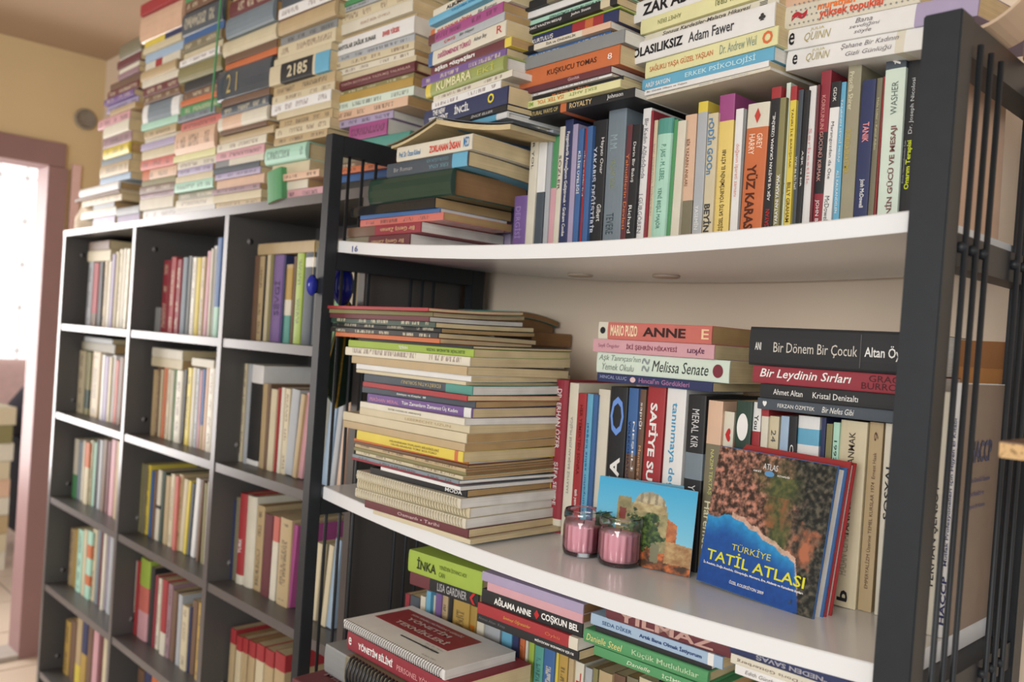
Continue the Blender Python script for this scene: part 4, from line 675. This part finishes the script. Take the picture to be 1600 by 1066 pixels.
# folded card with a mosque photograph
def card_pic(u, v):
    u += .006*nz(u, v, 30, 50); v += .006*nz(u, v, 30, 51)
    sky = mixc((150,206,222), (64,164,206), v*1.1-.1); c = sky
    hor = .36-.22*u+.25*math.exp(-((u-.0)/.3)**2)*0
    g = nz(u, v, 12, 21)
    def inside(cond, col, c): return col if cond else c
    stone = mixc((126,122,84), (184,168,118), .4+g*.7)
    top = .74-.12*max(u-.38, 0)
    if .22 < u < .74 and v < top-(.0 if u > .36 else .02) and v > .1: c = stone
    if .22 < u < .36 and v < .8 and v > .2: c = mixc(stone, (110,104,70), .3)
    if .4 < u < .72 and .5 < v < .56 and int(u*50) % 4 == 0: c = (84,72,52)
    if abs(u-.28) < .035 and .52 < v < .66: c = (120,54,44)
    dx = (u-.555)/.155; 
    if abs(dx) < 1 and v < .76+.14*math.sqrt(1-dx*dx) and v > .7: c = mixc((150,140,112), (196,184,150), .5+g*.7) if int((u*40)) % 3 else (140,130,104)
    if abs(u-.555) < .165 and .66 < v < .76: c = mixc((190,176,130), (150,130,90), .4+g)
    if .74 <= u < .84 and v < .62-.6*(u-.74) and v > .25: c = mixc((196,122,70), (150,84,50), .4+g)
    tr_ = math.hypot((u-.5)/.18, (v-.4)/.24)+.5*nz(u, v, 9, 30)
    if tr_ < 1: c = mixc((34,54,30), (92,116,54), .4+nz(u, v, 22, 31))
    tl = math.hypot((u-.06)/.14, (v-.46)/.1)+.5*nz(u, v, 12, 33)
    if tl < 1 or (u < .2 and v < .42): c = mixc((44,72,40), (92,130,80), .4+nz(u, v, 22, 34))
    if v < hor+.03*g and tr_ >= .85: c = mixc((70,50,34), (206,112,60), .45+nz(u, v, 9, 40)*1.2)
    if u > .74 and .1 < v < .36-.1*(u-.74): c = mixc((150,110,70), (190,160,110), g+.5)
    if .6 < u < .68 and .08 < v < .3: c = (124,122,94)
    if v < .16*(1-u)+.04 and u < .5: c = mixc((40,30,24), (120,60,44), .4+g)
    return c
c0 = at(924, 869, 2, z2f(.5)); c1 = at(1077, 903, 2, z2f(.64)); cx = c1-c0; cx.z = 0; CWd = cx.length; cx.normalize(); cb_ = Vector((-cx.y, cx.x, 0))
CH = .102
card = thing('postcard_card', 'folded picture card of a domed mosque standing behind two pink candles', 'card', (c0.x, c0.y, z2f(.57)+.0012), Matrix((cx, cb_, Vector((0,0,1)))).transposed())
lv = [(0, 0, 0), (CWd, 0, 0), (CWd, .0008, 0), (0, .0008, 0)]; LT = .010
mk('front_leaf', [(x, y, 0) for x, y, z in lv]+[(x, y+LT, CH) for x, y, z in lv], BF, M('card_white', (206,226,232), .4), card)
mk('back_leaf', [(.001, .0012, 0), (CWd+.012, .046, 0), (CWd+.012, .047, 0), (.001, .002, 0), (.001, .0012+LT, CH), (CWd+.012, .044, CH), (CWd+.012, .045, CH), (.001, .002+LT, CH)], BF, M('card_blue', (84,160,190), .4), card)
evc = Vector((0, LT, CH)).normalized()
picture('card_picture', card, card_pic, (0, -.0003, 0), (1,0,0), evc, CWd, CH*1.005, 170, 130)
bk = thing('booklet', 'dark navy booklet leaning between the picture card and the atlas', 'booklet', at(1098, 875, 1, .135).xyz*1.0, None)
bk.location = (.672, .150, z2f(.67)); bk.rotation_euler = (-.1, 0, math.radians(6))
mk('booklet_cover', boxv((-.035, 0, 0), (.02, .003, .1)), BF, M('navy'), bk); mk('booklet_pages', boxv((-.034, .003, .001), (.019, .006, .098)), BF, paper('w'), bk)

# pink candles in glass jars
def Mglass():
    m = bpy.data.materials.new('clear_glass'); m.use_nodes = True; nt = m.node_tree; nt.nodes.clear()
    o = nt.nodes.new('ShaderNodeOutputMaterial'); mx = nt.nodes.new('ShaderNodeMixShader'); t = nt.nodes.new('ShaderNodeBsdfTransparent'); g = nt.nodes.new('ShaderNodeBsdfGlossy')
    t.inputs[0].default_value = (.965, .98, .975, 1); g.inputs['Roughness'].default_value = .04; g.inputs[0].default_value = (1, 1, 1, 1)
    lw = nt.nodes.new('ShaderNodeLayerWeight'); lw.inputs[0].default_value = .42
    nt.links.new(lw.outputs['Fresnel'], mx.inputs[0]); nt.links.new(t.outputs[0], mx.inputs[1]); nt.links.new(g.outputs[0], mx.inputs[2]); nt.links.new(mx.outputs[0], o.inputs[0]); return m
GLS = Mglass(); WAX = M('pink_wax', (222,156,168), .5, .4, .05, 20)
def jar(c, label, R, H):
    t = thing('candle_jar', label, 'candle', c, None, 'pink candles in glass jars')
    fl = .035
    prof = [(R*.80, 0), (R*.93, .0012), (R*.98, .005), (R, .009, fl), (R, H*.62, fl), (R*.97, H*.72), (R*.93, H*.76), (R*.93, H*.8), (R*.99, H*.83), (R*1.0, H*.9), (R*.97, H*.97), (R*.93, H)]
    lathe('glass_jar', prof, GLS, t, 108, cap=False)
    lathe('glass_rim', [(R*.93, H*.985), (R*.955, H), (R*.93, H*1.015), (R*.905, H), (R*.93, H*.985)], GLS, t, 48, cap=False)
    lathe('glass_base', [(.0005, .0012), (R*.93, .0012), (R*.93, .0035), (.0005, .0035)], GLS, t, 48, cap=False)
    lathe('wax', [(R*.84, .0056), (R*.93, .010, .05), (R*.93, H*.66, .05), (R*.9, H*.69), (R*.4, H*.685), (.0006, H*.685)], WAX, t, 108)
    tube('wick', [(0, 0, H*.65), (0, 0, H*.72), (.0015, 0, H*.76)], .0007, M('black'), t, 6)
ca = at(904, 873, 2, z2f(.5)); cb2 = at(963, 889, 2, z2f(.55))
jar((ca.x-.013, ca.y+.021, z2f(ca.x)+.0004), 'pink candle in ribbed glass jar, left and further back of two', .0262, .0575)
jar((cb2.x-.013, cb2.y+.021, z2f(cb2.x)+.0004), 'pink candle in ribbed glass jar, right and nearer of two', .0275, .0595)

# hanging ornaments at the left end of the steel bookshelf
def bead(nm, px, py, Y, r, label, col):
    c = at(px, py, 1, Y); t = thing(nm, label, 'ornament', c)
    o = lathe('glass_disc', [(.001, -.003), (r*.7, -.0028), (r, 0), (r*.7, .0028), (.001, .003)], M(col[0], col[1], .08, .6), t, 24); o.rotation_euler = (0, math.pi/2, 0); o.scale = (1, .62, 1.5)
    tube('cord', [(0, 0, r), (0, .0, r+.05)], .0006, M('gold_thread', (190,160,70), .3, metal=.6), t, 5)
bead('glass_eye_bead', 488, 446, -.008, .017, 'small dark blue glass eye bead hanging by the left post', ('cobalt_glass', (30,44,150)))
bead('glass_eye_disc', 536, 446, .055, .034, 'large cobalt blue glass disc hanging behind the left-end rods', ('cobalt_glass', (30,44,150)))
gp = thing('velvet_pennant', 'dark green cloth hanging with gold braid beside the tall pile', 'ornament', at(535, 545, 1, .085))
gp.rotation_euler = (0, 0, .5)
V = [(-.0, -.05, -.075), (0, -.012, -.10), (0, .05, -.09), (0, .045, .06), (0, .0, .085), (0, -.03, .03), (0, -.055, -.03)]
n_ = len(V); V2 = V+[(.004, y, z) for x, y, z in V]
mk('cloth_panel', V2, [tuple(range(n_)), tuple(range(n_, 2*n_))[::-1]]+[(i, (i+1) % n_, n_+(i+1) % n_, n_+i) for i in range(n_)], M('green_velvet', (54,82,72), .8), gp)
GOLD = M('gold_braid', (196,164,72), .35, .5, .3, 300, .5)
tube('gold_braid', [(.006, .0, .085), (.006, -.004, .03), (.006, -.012, -.04), (.006, -.02, -.1)], .0024, GOLD, gp); tube('gold_braid', [(.005, .0, .085), (.005, -.032, .03), (.005, -.056, -.03), (.005, -.05, -.075)], .0012, GOLD, gp)

# ------------------------------------------------------------------ bottom shelf
GG = 'books lying under the middle white shelf'
ZF = -.60
L1 = [(912,640,746,'black',op(k='p',pg='c',D=.13,bands=((0,.3,'maroon'),),text=(v_('LISA GARDNER',.42,.84,.2,.8,(170,170,170),'b'),v_('‹',.88,.96,.1,.9,R2,'b')))),(876,640,757,'lime',op(k='p',pg='c',D=.13,text=(v_('İNKA',.13,.4,.25,.8,(50,60,30),'B'),v_('YENİDEN İSYANCI ADI',.44,.8,.55,.78,(90,110,40),'b'),v_('CAN',.44,.52,.2,.42,(90,110,40),'b'))))]
stack('the lime book\'s pile under the middle shelf', 700, .05, 934, L1, 4, None, .13, group=GG, dj=.002)
L2 = [(989,745,905,'black',op(k='p',D=.13,pg='c',text=(v_('Ahmet Altan  Kitap',.02,.3,.3,.7,(110,110,114)),v_('BU BİR ROMANDIR ARKADAŞIM',.6,.96,.3,.7,W_,'bf')))),(970,748,905,'red',op(k='p',D=.13,pg='w',bands=((.92,1,'ivory'),),text=(v_('Sevmeyi Öğretsinler',.28,.56,.3,.7,(214,170,80),'i'),v_('Öykü',.7,.84,.3,.7,(214,120,80))))),(946,752,908,'black',op(k='p',D=.135,pg='w',text=(v_('AĞLAMA ANNE',.14,.52,.2,.78,W_,'B'),v_('COŞKUN BEL',.62,.97,.2,.78,W_,'B'),v_('♦',.55,.6,.2,.8,R2)))),(932,762,912,'pink',op(k='p',D=.125,pg='b')),(916,755,914,'lilac',op(k='p',D=.125,pg='b'))]
stack('the second pile under the middle shelf', 830, .05, 1004, L2, 2, None, .13, group=GG, dj=.002)
L3 = [(1040,930,1118,'green',op(k='p',D=.13,text=(v_('Danielle',.3,.5,.3,.7,(220,226,200),'i'),v_('İÇİMDEKİ',.6,.85,.2,.75,(200,220,190),'b')))),(1017,915,1108,'green',op(k='h',D=.135,text=(v_('Steel',.22,.34,.25,.75,(214,210,140),'i'),v_('Danielle',.03,.2,.25,.75,(214,210,140),'i'),v_('Küçük Mutluluklar',.42,.94,.25,.72,(170,200,160),'b')))),(1009,930,1110,'black',op(k='m',D=.13,pg='w')),(990,922,1130,'paleblue',op(k='p',D=.135,bands=((.9,.94,'white'),),text=(v_('SEDA DİKER',.1,.34,.3,.75,(60,90,130),'b'),v_('Artık Bana Olmak İstiyorum',.4,.86,.25,.75,(40,60,110),'B')))),(960,950,1148,'maroon',op(k='h',D=.12,pg='t',text=(v_('YILMAZ',.1,.86,.15,.7,(186,150,140),'B'),)))]
stack('the third pile under the middle shelf', 1020, .05, 1056, L3, 2, None, .13, group=GG, dj=.002)
L4 = [(1048,1148,1370,'white',op(k='p',D=.13,pg='w',text=(v_('Edith Günther',.08,.34,.3,.7,(110,110,110),'i'),v_('YAŞATIYORUZ',.42,.84,.2,.75,R2,'Bf')))),(1032,1143,1368,'ivory',op(k='p',D=.13,text=(v_('Dr. Doris Götterberg',.05,.6,.3,.7,(110,90,80),'f'),))),(1014,1143,1370,'navy',op(k='h',D=.13,text=(v_('"NEDEN SAVAŞ',.2,.7,.2,.75,(160,160,170),'Bf'),))),(1000,1146,1370,'khaki',op(k='p',D=.125,pg='b'))]
stack('the pile under the middle shelf\'s right end', 1180, .05, 1064, L4, 1, None, .13, group=GG, dj=.002)
GH = 'books standing on the bottom shelf'
RB = [(628,635,926,'crimson'),(637,652,930,'slate',op(D=.11)),(653,661,930,'ivory'),(662,669,922,'sky'),(670,676,928,'ivory'),(677,686,918,'purple'),(687,696,924,'tan',op(printed=True)),(697,703,926,'black'),(704,730,932,'mustard',op(k='p',printed=True,bands=((0,.5,'olive'),))),(731,742,946,'mustard',op(text=(v_('ALTIN',.5,.9,.2,.8,(200,110,30),'b'),))),(743,754,958,'ivory',op(text=(v_('4',.7,.85,.3,.7,K_),))),(756,780,962,'silver',op(pg='w')),(783,799,974,'salmon',op(bands=((.88,1,'sky'),))),(800,809,982,'navy'),(810,820,990,'orange',op(printed=True)),(821,825,992,'ivory'),(827,835,1004,'lime'),(836,850,1010,'teal',op(printed=True)),(851,868,1012,'blue',op(printed=True)),(869,874,1020,'yellow'),(875,889,1024,'mustard',op(printed=True)),(890,898,1030,'tan'),(900,915,1036,'ivory',op(text=(v_('21. YÜZYIL',.3,.95,.2,.8,R2,'B'),))),(917,928,1045,'silver'),(929,937,1046,'olive'),(939,960,1052,'tan'),(962,980,1056,'brown'),(982,1000,1060,'khaki'),(1002,1030,1064,'cream'),(1032,1060,1070,'navy'),(1062,1100,1076,'tan'),(1102,1140,1080,'ivory'),(1142,1180,1085,'olive'),(1182,1230,1088,'tan'),(1232,1290,1092,'grey'),(1292,1360,1096,'cream')]
row('the row on the bottom shelf', .125, 1010, RB, z3f, .13, group=GH)
# pile at the front left of the bottom shelf: spiral notebook, red book, ring binder, maroon box
def flat(nm, lab, cat, c, yaw=0): return thing(nm, lab, cat, c, rotz(math.radians(yaw)))
n0 = at(556, 975, 2, -.575); n1_ = at(800, 1026, 2, -.575)
x0, x1, yf = .138, .372, -.016
nb_ = flat('spiral_notebook', 'white spiral-bound booklet with red title panel on the lower left pile', 'notebook', (x0, yf, -.573), -1)
book(x1-x0, .0125, .122, 'white', nb_, 'm', 'w')
Lk = x1-x0
mk('title_panel', boxv((.05*Lk, .045, .0126), (.78*Lk, .106, .0129)), BF, M('panel_red', (150,60,64), .5), nb_)
for s, u, v, wd, hh in (('SON SINIRLI MÜFREDAT GEREĞİ', .16, .092, .5, .007), ('YÖNETİM', .2, .075, .42, .013), ('TEKNİKLERİ', .2, .054, .5, .014)): letter(nb_, s, (u*Lk, v, .0131), (1,0,0), (0,1,0), wd*Lk, hh, (206,186,180), .03, 0, False, 'cover_lettering')
for s, u, v, wd, hh in (('Doç. Dr. Yavuz', .62, .036, .16, .003), ('Ayşe Güneş', .64, .03, .12, .003), ('Murat Çetin', .64, .024, .12, .003), ('Ankara 2001', .74, .008, .12, .003)): letter(nb_, s, (u*Lk, v, .0131), (1,0,0), (0,1,0), wd*Lk, hh, (110,106,104), 0, 0, False, 'cover_lettering')
mk('drawn_pen', boxv((.42*Lk, .028, .0126), (.78*Lk, .031, .0129)), BF, M('ink_dark', (50,56,60)), nb_)
helix(nb_, Lk, .0125, M('black_wire', (60,58,58), .4), 'wire_binding', 46, .0006)
rb_ = flat('book', 'thick red-spined book under the white spiral-bound booklet', 'book', (x0+.008, yf+.003, -.601), -1)
book(x1-x0+.012, .0275, .13, 'crimson', rb_, 'p', 'c', text=(('e',.02,.05,.3,.7,W_,'b'),('YÖNETİM BİLİMİ',.12,.46,.3,.72,W_,'B'),('PERSONEL YÖNETİMİ',.5,.9,.3,.65,(214,150,150),'b')))
bn = flat('ring_binder', 'thick grey and black ring-bound folder under the red book', 'binder', (x0-.03, yf-.008, -.643), -2)
book(x1-x0+.02, .040, .15, 'khaki', bn, 'p', 'w', bands=((0,.22,'grey'),))
RING = M('black_plastic_ring', (40,40,42), .35, .5)
for k in range(22):
    xx = .07+k*.0082; tube('binding_ring', [(xx, .012*math.cos(a)+.004, .02+.0215*math.sin(a)) for a in [i*math.pi/7+math.pi/2 for i in range(8)]], .0022, RING, bn, 6)
mb = flat('board_game_box', 'maroon printed box with blue corner, lowest in the lower left pile', 'box', (x0-.05, yf-.05, -.70), 3)
box('box_lid', (0, 0, 0), (.26, .17, .05), M('maroon'), mb, .003)
letter(mb, 'MANDALA', (.02, -.0004, .015), (1,0,0), (0,0,1), .1, .02, (206,190,180), .04, 0, False, 'box_lettering')
letter(mb, 'Macera', (.02, .04, .0503), (1,0,0), (0,1,0), .09, .012, (150,120,120), .02, 0, False, 'box_lettering')
mk('blue_panel', boxv((.1, .004, .0501), (.256, .06, .0506)), BF, M('sky'), mb)
sp = flat('book', 'wide dark book under the maroon box, on the bottom shelf', 'book', (x0-.06, yf-.04, -.742), 2)
book(.25, .0415, .16, 'slate', sp, 'h', 'c')
sp2 = flat('book', 'brown thick book lowest under the maroon box', 'book', (x0-.05, yf-.04, z3f(.15)), 0)
book(.25, -.7425-z3f(.15), .16, 'brown', sp2, 'h', 't')

# ------------------------------------------------------------------ books in the dark bookcase
ORC = ['left', 'middle', 'right']; ORR = ['top', 'second', 'third', 'fourth', 'bottom']
def comp(c, r, yref, ytop, items, lean=0):
    it = []
    for q in items:
        xl, xr, col = q[:3]; yt = ytop; o = {}
        for e in q[3:]:
            if isinstance(e, dict): o = e
            else: yt = e
        it.append((xl, xr, yt+random.uniform(-3, 3), col, o))
    row('the %s row, %s column of dark bookcase' % (ORR[r], ORC[c]), .155, yref, it, lambda x: SH[r], .13, group='books in the dark bookcase')
comp(0, 0, 467, 410, [(136,143,'silver',P),(144,152,'red',op(bands=((0,.2,'brown'),))),(153,159,'black'),(160,166,'tan',P),(167,171,'ivory'),(172,176,'lilac',400),(177,182,'cream',392),(183,188,'cream',390,P),(189,193,'ivory',390),(194,199,'cream',390,P)])
comp(0, 1, 600, 548, [(122,131,'cream',P),(133,140,'olive',op(bands=((.1,.4,'deepgreen'),))),(143,156,'tan',P),(158,162,'white',556),(163,168,'lilac',558),(169,173,'cream',556),(174,179,'white',556),(180,184,'salmon',560),(185,192,'brown',560)])
comp(0, 2, 728, 688, [(115,121,'ivory',op(bands=((0,.4,'green'),))),(122,127,'steel'),(128,131,'ivory'),(132,139,'cream',op(bands=((.6,1,'orange'),))),(140,145,'olive',P),(146,149,'mint'),(150,153,'black'),(154,159,'silver'),(160,166,'brown'),(167,172,'maroon'),(173,180,'pink'),(181,187,'tan')])
comp(0, 3, 880, 826, [(108,114,'tan',P),(115,119,'mustard'),(120,128,'mint',P),(129,134,'cream'),(135,142,'mint',op(bands=((.2,.35,'orange'),(.6,.8,'orange')))),(143,150,'cream',P),(151,155,'steel'),(156,159,'maroon'),(160,164,'ivory'),(165,169,'lilac'),(170,176,'silver')])
comp(0, 4, 1010, 966, [(101,109,'mustard',P),(110,118,'brown'),(119,127,'tan',op(bands=((0,.3,'yellow'),))),(128,136,'navy',op(bands=((0,.5,'mustard'),))),(137,145,'brown'),(146,154,'pink'),(155,161,'maroon'),(162,170,'cream')])
comp(1, 0, 470, 405, [(244,252,'grey',480),(253,263,'crimson',P),(264,272,'red',P),(273,281,'crimson',P),(283,290,'steel',402),(291,296,'grey',402),(298,304,'ivory',402,P),(305,311,'yellow',400),(312,318,'tan',402,P),(320,325,'pink',392),(326,329,'ivory',390),(330,334,'white',386),(335,342,'blue',370,op(bands=((0,.3,'mint'),)))])
comp(1, 1, 640, 576, [(237,242,'tan'),(243,247,'brown',P),(248,252,'cream'),(253,258,'orange'),(259,264,'cream',P),(265,268,'ivory'),(269,272,'green'),(273,283,'ivory',P),(285,289,'black'),(290,297,'yellow',P),(298,303,'ivory'),(304,309,'silver',P),(310,313,'pink'),(314,318,'blue',op(bands=((0,.3,'tan'),))),(319,323,'peach'),(324,333,'ivory',P)])
comp(1, 2, 790, 735, [(216,221,'olive',724),(222,226,'khaki',722),(227,233,'yellow',724,P),(234,238,'blue'),(239,243,'brown'),(244,250,'ivory',732,op(bands=((.45,.5,'black'),))),(251,256,'deepgreen',734),(257,264,'tan',742),(265,271,'cream',742,P),(272,277,'salmon',742),(278,284,'tan',742,P),(285,291,'cream',748,op(lean=-3)),(292,296,'yellow',750,op(lean=-3)),(298,302,'slate',752,op(lean=-3)),(304,310,'white',750,op(lean=-3)),(312,316,'brown',752,op(lean=-2)),(318,322,'olive',752),(323,328,'ivory',752)])
comp(1, 3, 940, 872, [(200,205,'cream'),(206,210,'ivory',P),(211,216,'red'),(217,232,'lime',874,op(k='p',bands=((0,.35,'pink'),(.35,.66,'salmon')))),(234,240,'black',888),(241,245,'crimson',896),(246,251,'ivory',904,P),(253,261,'red',902,op(bands=((.45,1,'red'),(0,.3,'ivory')))),(262,269,'mauve',912,P),(270,277,'brown',922),(279,285,'silver',930),(286,296,'cream',946,P),(297,301,'navy',948),(302,310,'brown',940),(311,318,'mustard',940,P)])
comp(1, 4, 1060, 1046, [(215,225,'brown'),(226,236,'navy'),(237,247,'orange'),(248,258,'tan'),(260,272,'cream')])
comp(2, 0, 470, 398, [(395,402,'brown'),(403,410,'tan',P),(411,413,'black'),(414,419,'cream'),(420,424,'olive'),(425,440,'purple',396,op(k='p',text=(v_('SEVGİ',.3,.7,.2,.8,(60,40,90),'b'),))),(441,443,'navy'),(444,455,'tan',412,op(k='p',bands=((0,.35,'teal'),(.35,.55,'ivory'),(.55,.95,'mustard')))),(456,460,'brown'),(461,472,'lime',394,P),(474,488,'slate',390,op(bands=((.82,.92,'white'),))),(490,501,'grey',390),(503,512,'red',395,P),(514,522,'olive',396),(523,530,'green',398),(531,538,'cream',398,P),(539,548,'ivory',396),(549,556,'tan',398),(557,564,'silver',394),(565,572,'silver',400)])
comp(2, 1, 660, 600, [(367,371,'white',570,op(k='m')),(372,376,'silver',570),(377,381,'cream',570,P),(383,388,'silver',568,op(k='m')),(389,407,'white',568,op(k='p',bands=((.05,.82,'black'),),D=.14,label='large white magazine with black photo, dark bookcase second compartment, right column')),(408,415,'tan',598),(416,420,'brown',600),(421,430,'cream',605),(431,436,'red',608),(437,442,'ivory',608),(443,451,'cream',608,P),(452,464,'silver',612,op(lean=-4)),(466,472,'tan',615,op(lean=-6)),(475,482,'pink',618,op(lean=-6)),(486,494,'cream',610),(497,508,'ivory',600,op(lean=-4)),(513,524,'paleblue',596,op(lean=-6,k='m')),(527,534,'silver',598,op(lean=-6,k='m')),(537,545,'peach',600,op(lean=-5,k='m')),(550,556,'lilac',600,op(lean=-3,k='m'))])
comp(2, 2, 860, 775, [(360,364,'navy',776),(365,371,'khaki',776),(372,382,'red',772,op(k='h',bands=((0,.1,'ivory'),),text=(v_('TÜRK',.34,.5,.2,.8,W_,'b'),))),(384,398,'ivory',774,op(k='h')),(399,410,'tan',788,P),(411,424,'maroon',804),(425,434,'ivory',806,op(bands=((.7,1,'salmon'),))),(436,454,'tan',812,P),(456,462,'magenta',820,op(lean=-4)),(494,503,'cream',848,op(lean=-3)),(506,511,'khaki',850,op(lean=-3)),(514,521,'cream',852,op(lean=-5)),(523,532,'paleblue',846,op(lean=-5)),(536,544,'ivory',850)])
comp(2, 3, 1030, 985, [(358,366,'tan',984,op(k='p',bands=((.8,1,'red'),))),(368,376,'cream',990,op(bands=((.8,1,'red'),))),(378,386,'tan',996,op(bands=((.8,1,'red'),))),(388,398,'tan',1000,op(bands=((.8,1,'red'),))),(400,412,'cream',1006,op(bands=((.8,1,'red'),))),(414,428,'tan',1014,op(bands=((.8,1,'red'),))),(430,446,'tan',1022,op(bands=((.8,1,'red'),)))])
def lying(c, r, xref, ybot, rows, D=.13, tag_=''):
    stack('the flat books, %s row, %s column of bookcase%s' % (ORR[r], ORC[c], tag_), xref, .15, ybot, rows, 0, None, D, group='books lying on rows in the dark bookcase', dj=.001)
lying(0, 0, 155, 408, [(391,138,172,'cream'),(377,140,173,'brown')]); lying(0, 1, 155, 550, [(536,128,178,'khaki'),(528,132,176,'grey')])
lying(1, 1, 260, 575, [(560,237,283,'cream'),(545,238,284,'ivory')]); lying(1, 1, 318, 574, [(561,300,334,'ivory')], .12, ', right')
lying(2, 0, 450, 396, [(378,404,492,'tan',op(k='m',bend=-.006,D=.12))])

# ------------------------------------------------------------------ things at the right edge
cc = thing('chipboard_shelf', 'raw-edged chipboard shelf end jutting in at the right edge', 'shelf', (1.06, -.02, -.235))
chip, nt, b = newmat('raw_chipboard', .9, .2)
tc = nt.nodes.new('ShaderNodeTexCoord'); vo = nt.nodes.new('ShaderNodeTexVoronoi'); vo.inputs['Scale'].default_value = 420
rp = nt.nodes.new('ShaderNodeValToRGB'); rp.color_ramp.elements[0].color = lin((96,70,44)); rp.color_ramp.elements[1].color = lin((206,172,124)); rp.color_ramp.elements[1].position = .5
nt.links.new(tc.outputs['Object'], vo.inputs['Vector']); nt.links.new(vo.outputs['Color'], rp.inputs[0]); nt.links.new(rp.outputs[0], b.inputs['Base Color'])
P0 = at(1562, 689, 1, -.05); P1 = at(1562, 715, 1, -.05)
cc.location = (P0.x, -.05, P1.z)
box('chipboard_core', (0, 0, 0), (.30, .22, P0.z-P1.z-.0012), chip, cc)
box('laminate_top', (0, 0, P0.z-P1.z-.0012), (.30, .22, P0.z-P1.z), M('brown_laminate', (110,84,66), .4), cc)
sb = thing('shelf_bracket', 'dark bracket holding the chipboard shelf at the right edge', 'bracket', (P0.x+.16, .0, P1.z))
box('bracket_arm', (0, 0, -.012), (.02, .374, 0), BLACKM, sb); box('bracket_plate', (0, .36, -.16), (.02, .374, -.012), BLACKM, sb)
oc = thing('orange_tin', 'orange tin with black lid at the top right edge', 'tin', (.948, .17, .151))
lathe('tin_body', [(.018, 0), (.0185, .001), (.0185, .058), (.018, .06)], M('tin_orange', (214,140,50), .35), oc, 24); lathe('tin_lid', [(.019, .06), (.0195, .062), (.0195, .07), (.018, .072)], M('black'), oc, 24)
pl_ = thing('paper_roll', 'beige curved cardboard sheet on top of the bookshelf right corner', 'cardboard', at(1560, 60, 1, .1))
pl_.location = (W+.02, .06, .1505)
V = []; Fc = []
for i in range(13):
    t = i/12; x = .0+.07*t; z = .001+.05*math.sin(t*1.5)*t
    V += [(x, .005, z), (x, .07, z), (x, .07, z+.003), (x, .005, z+.003)]
for i in range(12):
    a = i*4; b = a+4; Fc += [(a, b, b+1, a+1), (a+1, b+1, b+2, a+2), (a+2, b+2, b+3, a+3), (a+3, b+3, b, a)]
Fc += [(0, 1, 2, 3), (51, 50, 49, 48)]
mk('cardboard_sheet', V, Fc, M('beige_card', (200,176,150), .8), pl_)
# ------------------------------------------------------------------ the rest past the 300 books that show largest: one object
bpy.context.view_layer.update()
def shown(root):
    xs, ys = [], []
    for ch in root.children:
        if not ch.name.startswith('cover'): continue
        for v in ch.data.vertices:
            p_ = root.matrix_world @ v.co
            if (p_-CAM).dot(_f) > .05:
                a_, b_ = to_px(p_); xs.append(a_); ys.append(b_)
    if not xs: return 0
    w_ = max(0, min(max(xs), 1600)-max(min(xs), 0)); h_ = max(0, min(max(ys), 1066)-max(min(ys), 0)); return w_*h_
BK = [o for o in C.objects if o.type == 'EMPTY' and o.get('category') == 'book']
BK.sort(key=lambda o: -shown(o)*(.35 if o.get('group') == 'books in the dark bookcase' else 1))
rest = BK[300:]
VV, FF, MI, MS, OCO, GCO = [], [], [], {}, [], []
for o in rest:
    for ch in list(o.children):
        me = ch.data; k = len(VV); mw = o.matrix_world
        VV += [tuple(mw @ v.co) for v in me.vertices]
        oa = me.attributes.get('oco'); ga = me.attributes.get('gco')
        for i in range(len(me.vertices)):
            OCO += list(oa.data[i].vector) if oa else [0, 0, 0]; GCO += list(ga.data[i].vector) if ga else [0, 0, 0]
        for p_ in me.polygons:
            FF.append(tuple(k+q for q in p_.vertices)); MI.append(MS.setdefault(me.materials[p_.material_index], len(MS)))
        bpy.data.objects.remove(ch)
    bpy.data.objects.remove(o)
ro = mk('books', VV, FF, list(MS), None, MI)
for nm_, buf in (('oco', OCO), ('gco', GCO)):
    a = ro.data.attributes.new(nm_, 'FLOAT_VECTOR', 'POINT'); a.data.foreach_set('vector', buf)
tag(ro, 'remaining worn books filling the dark bookcase and the gaps between stacks', 'books'); ro['kind'] = 'stuff'
for o in list(C.objects):
    if o.type == 'MESH': o.data.validate()
print('objects', len(C.objects), 'tris', sum(len(o.data.polygons) for o in C.objects if o.type == 'MESH'))
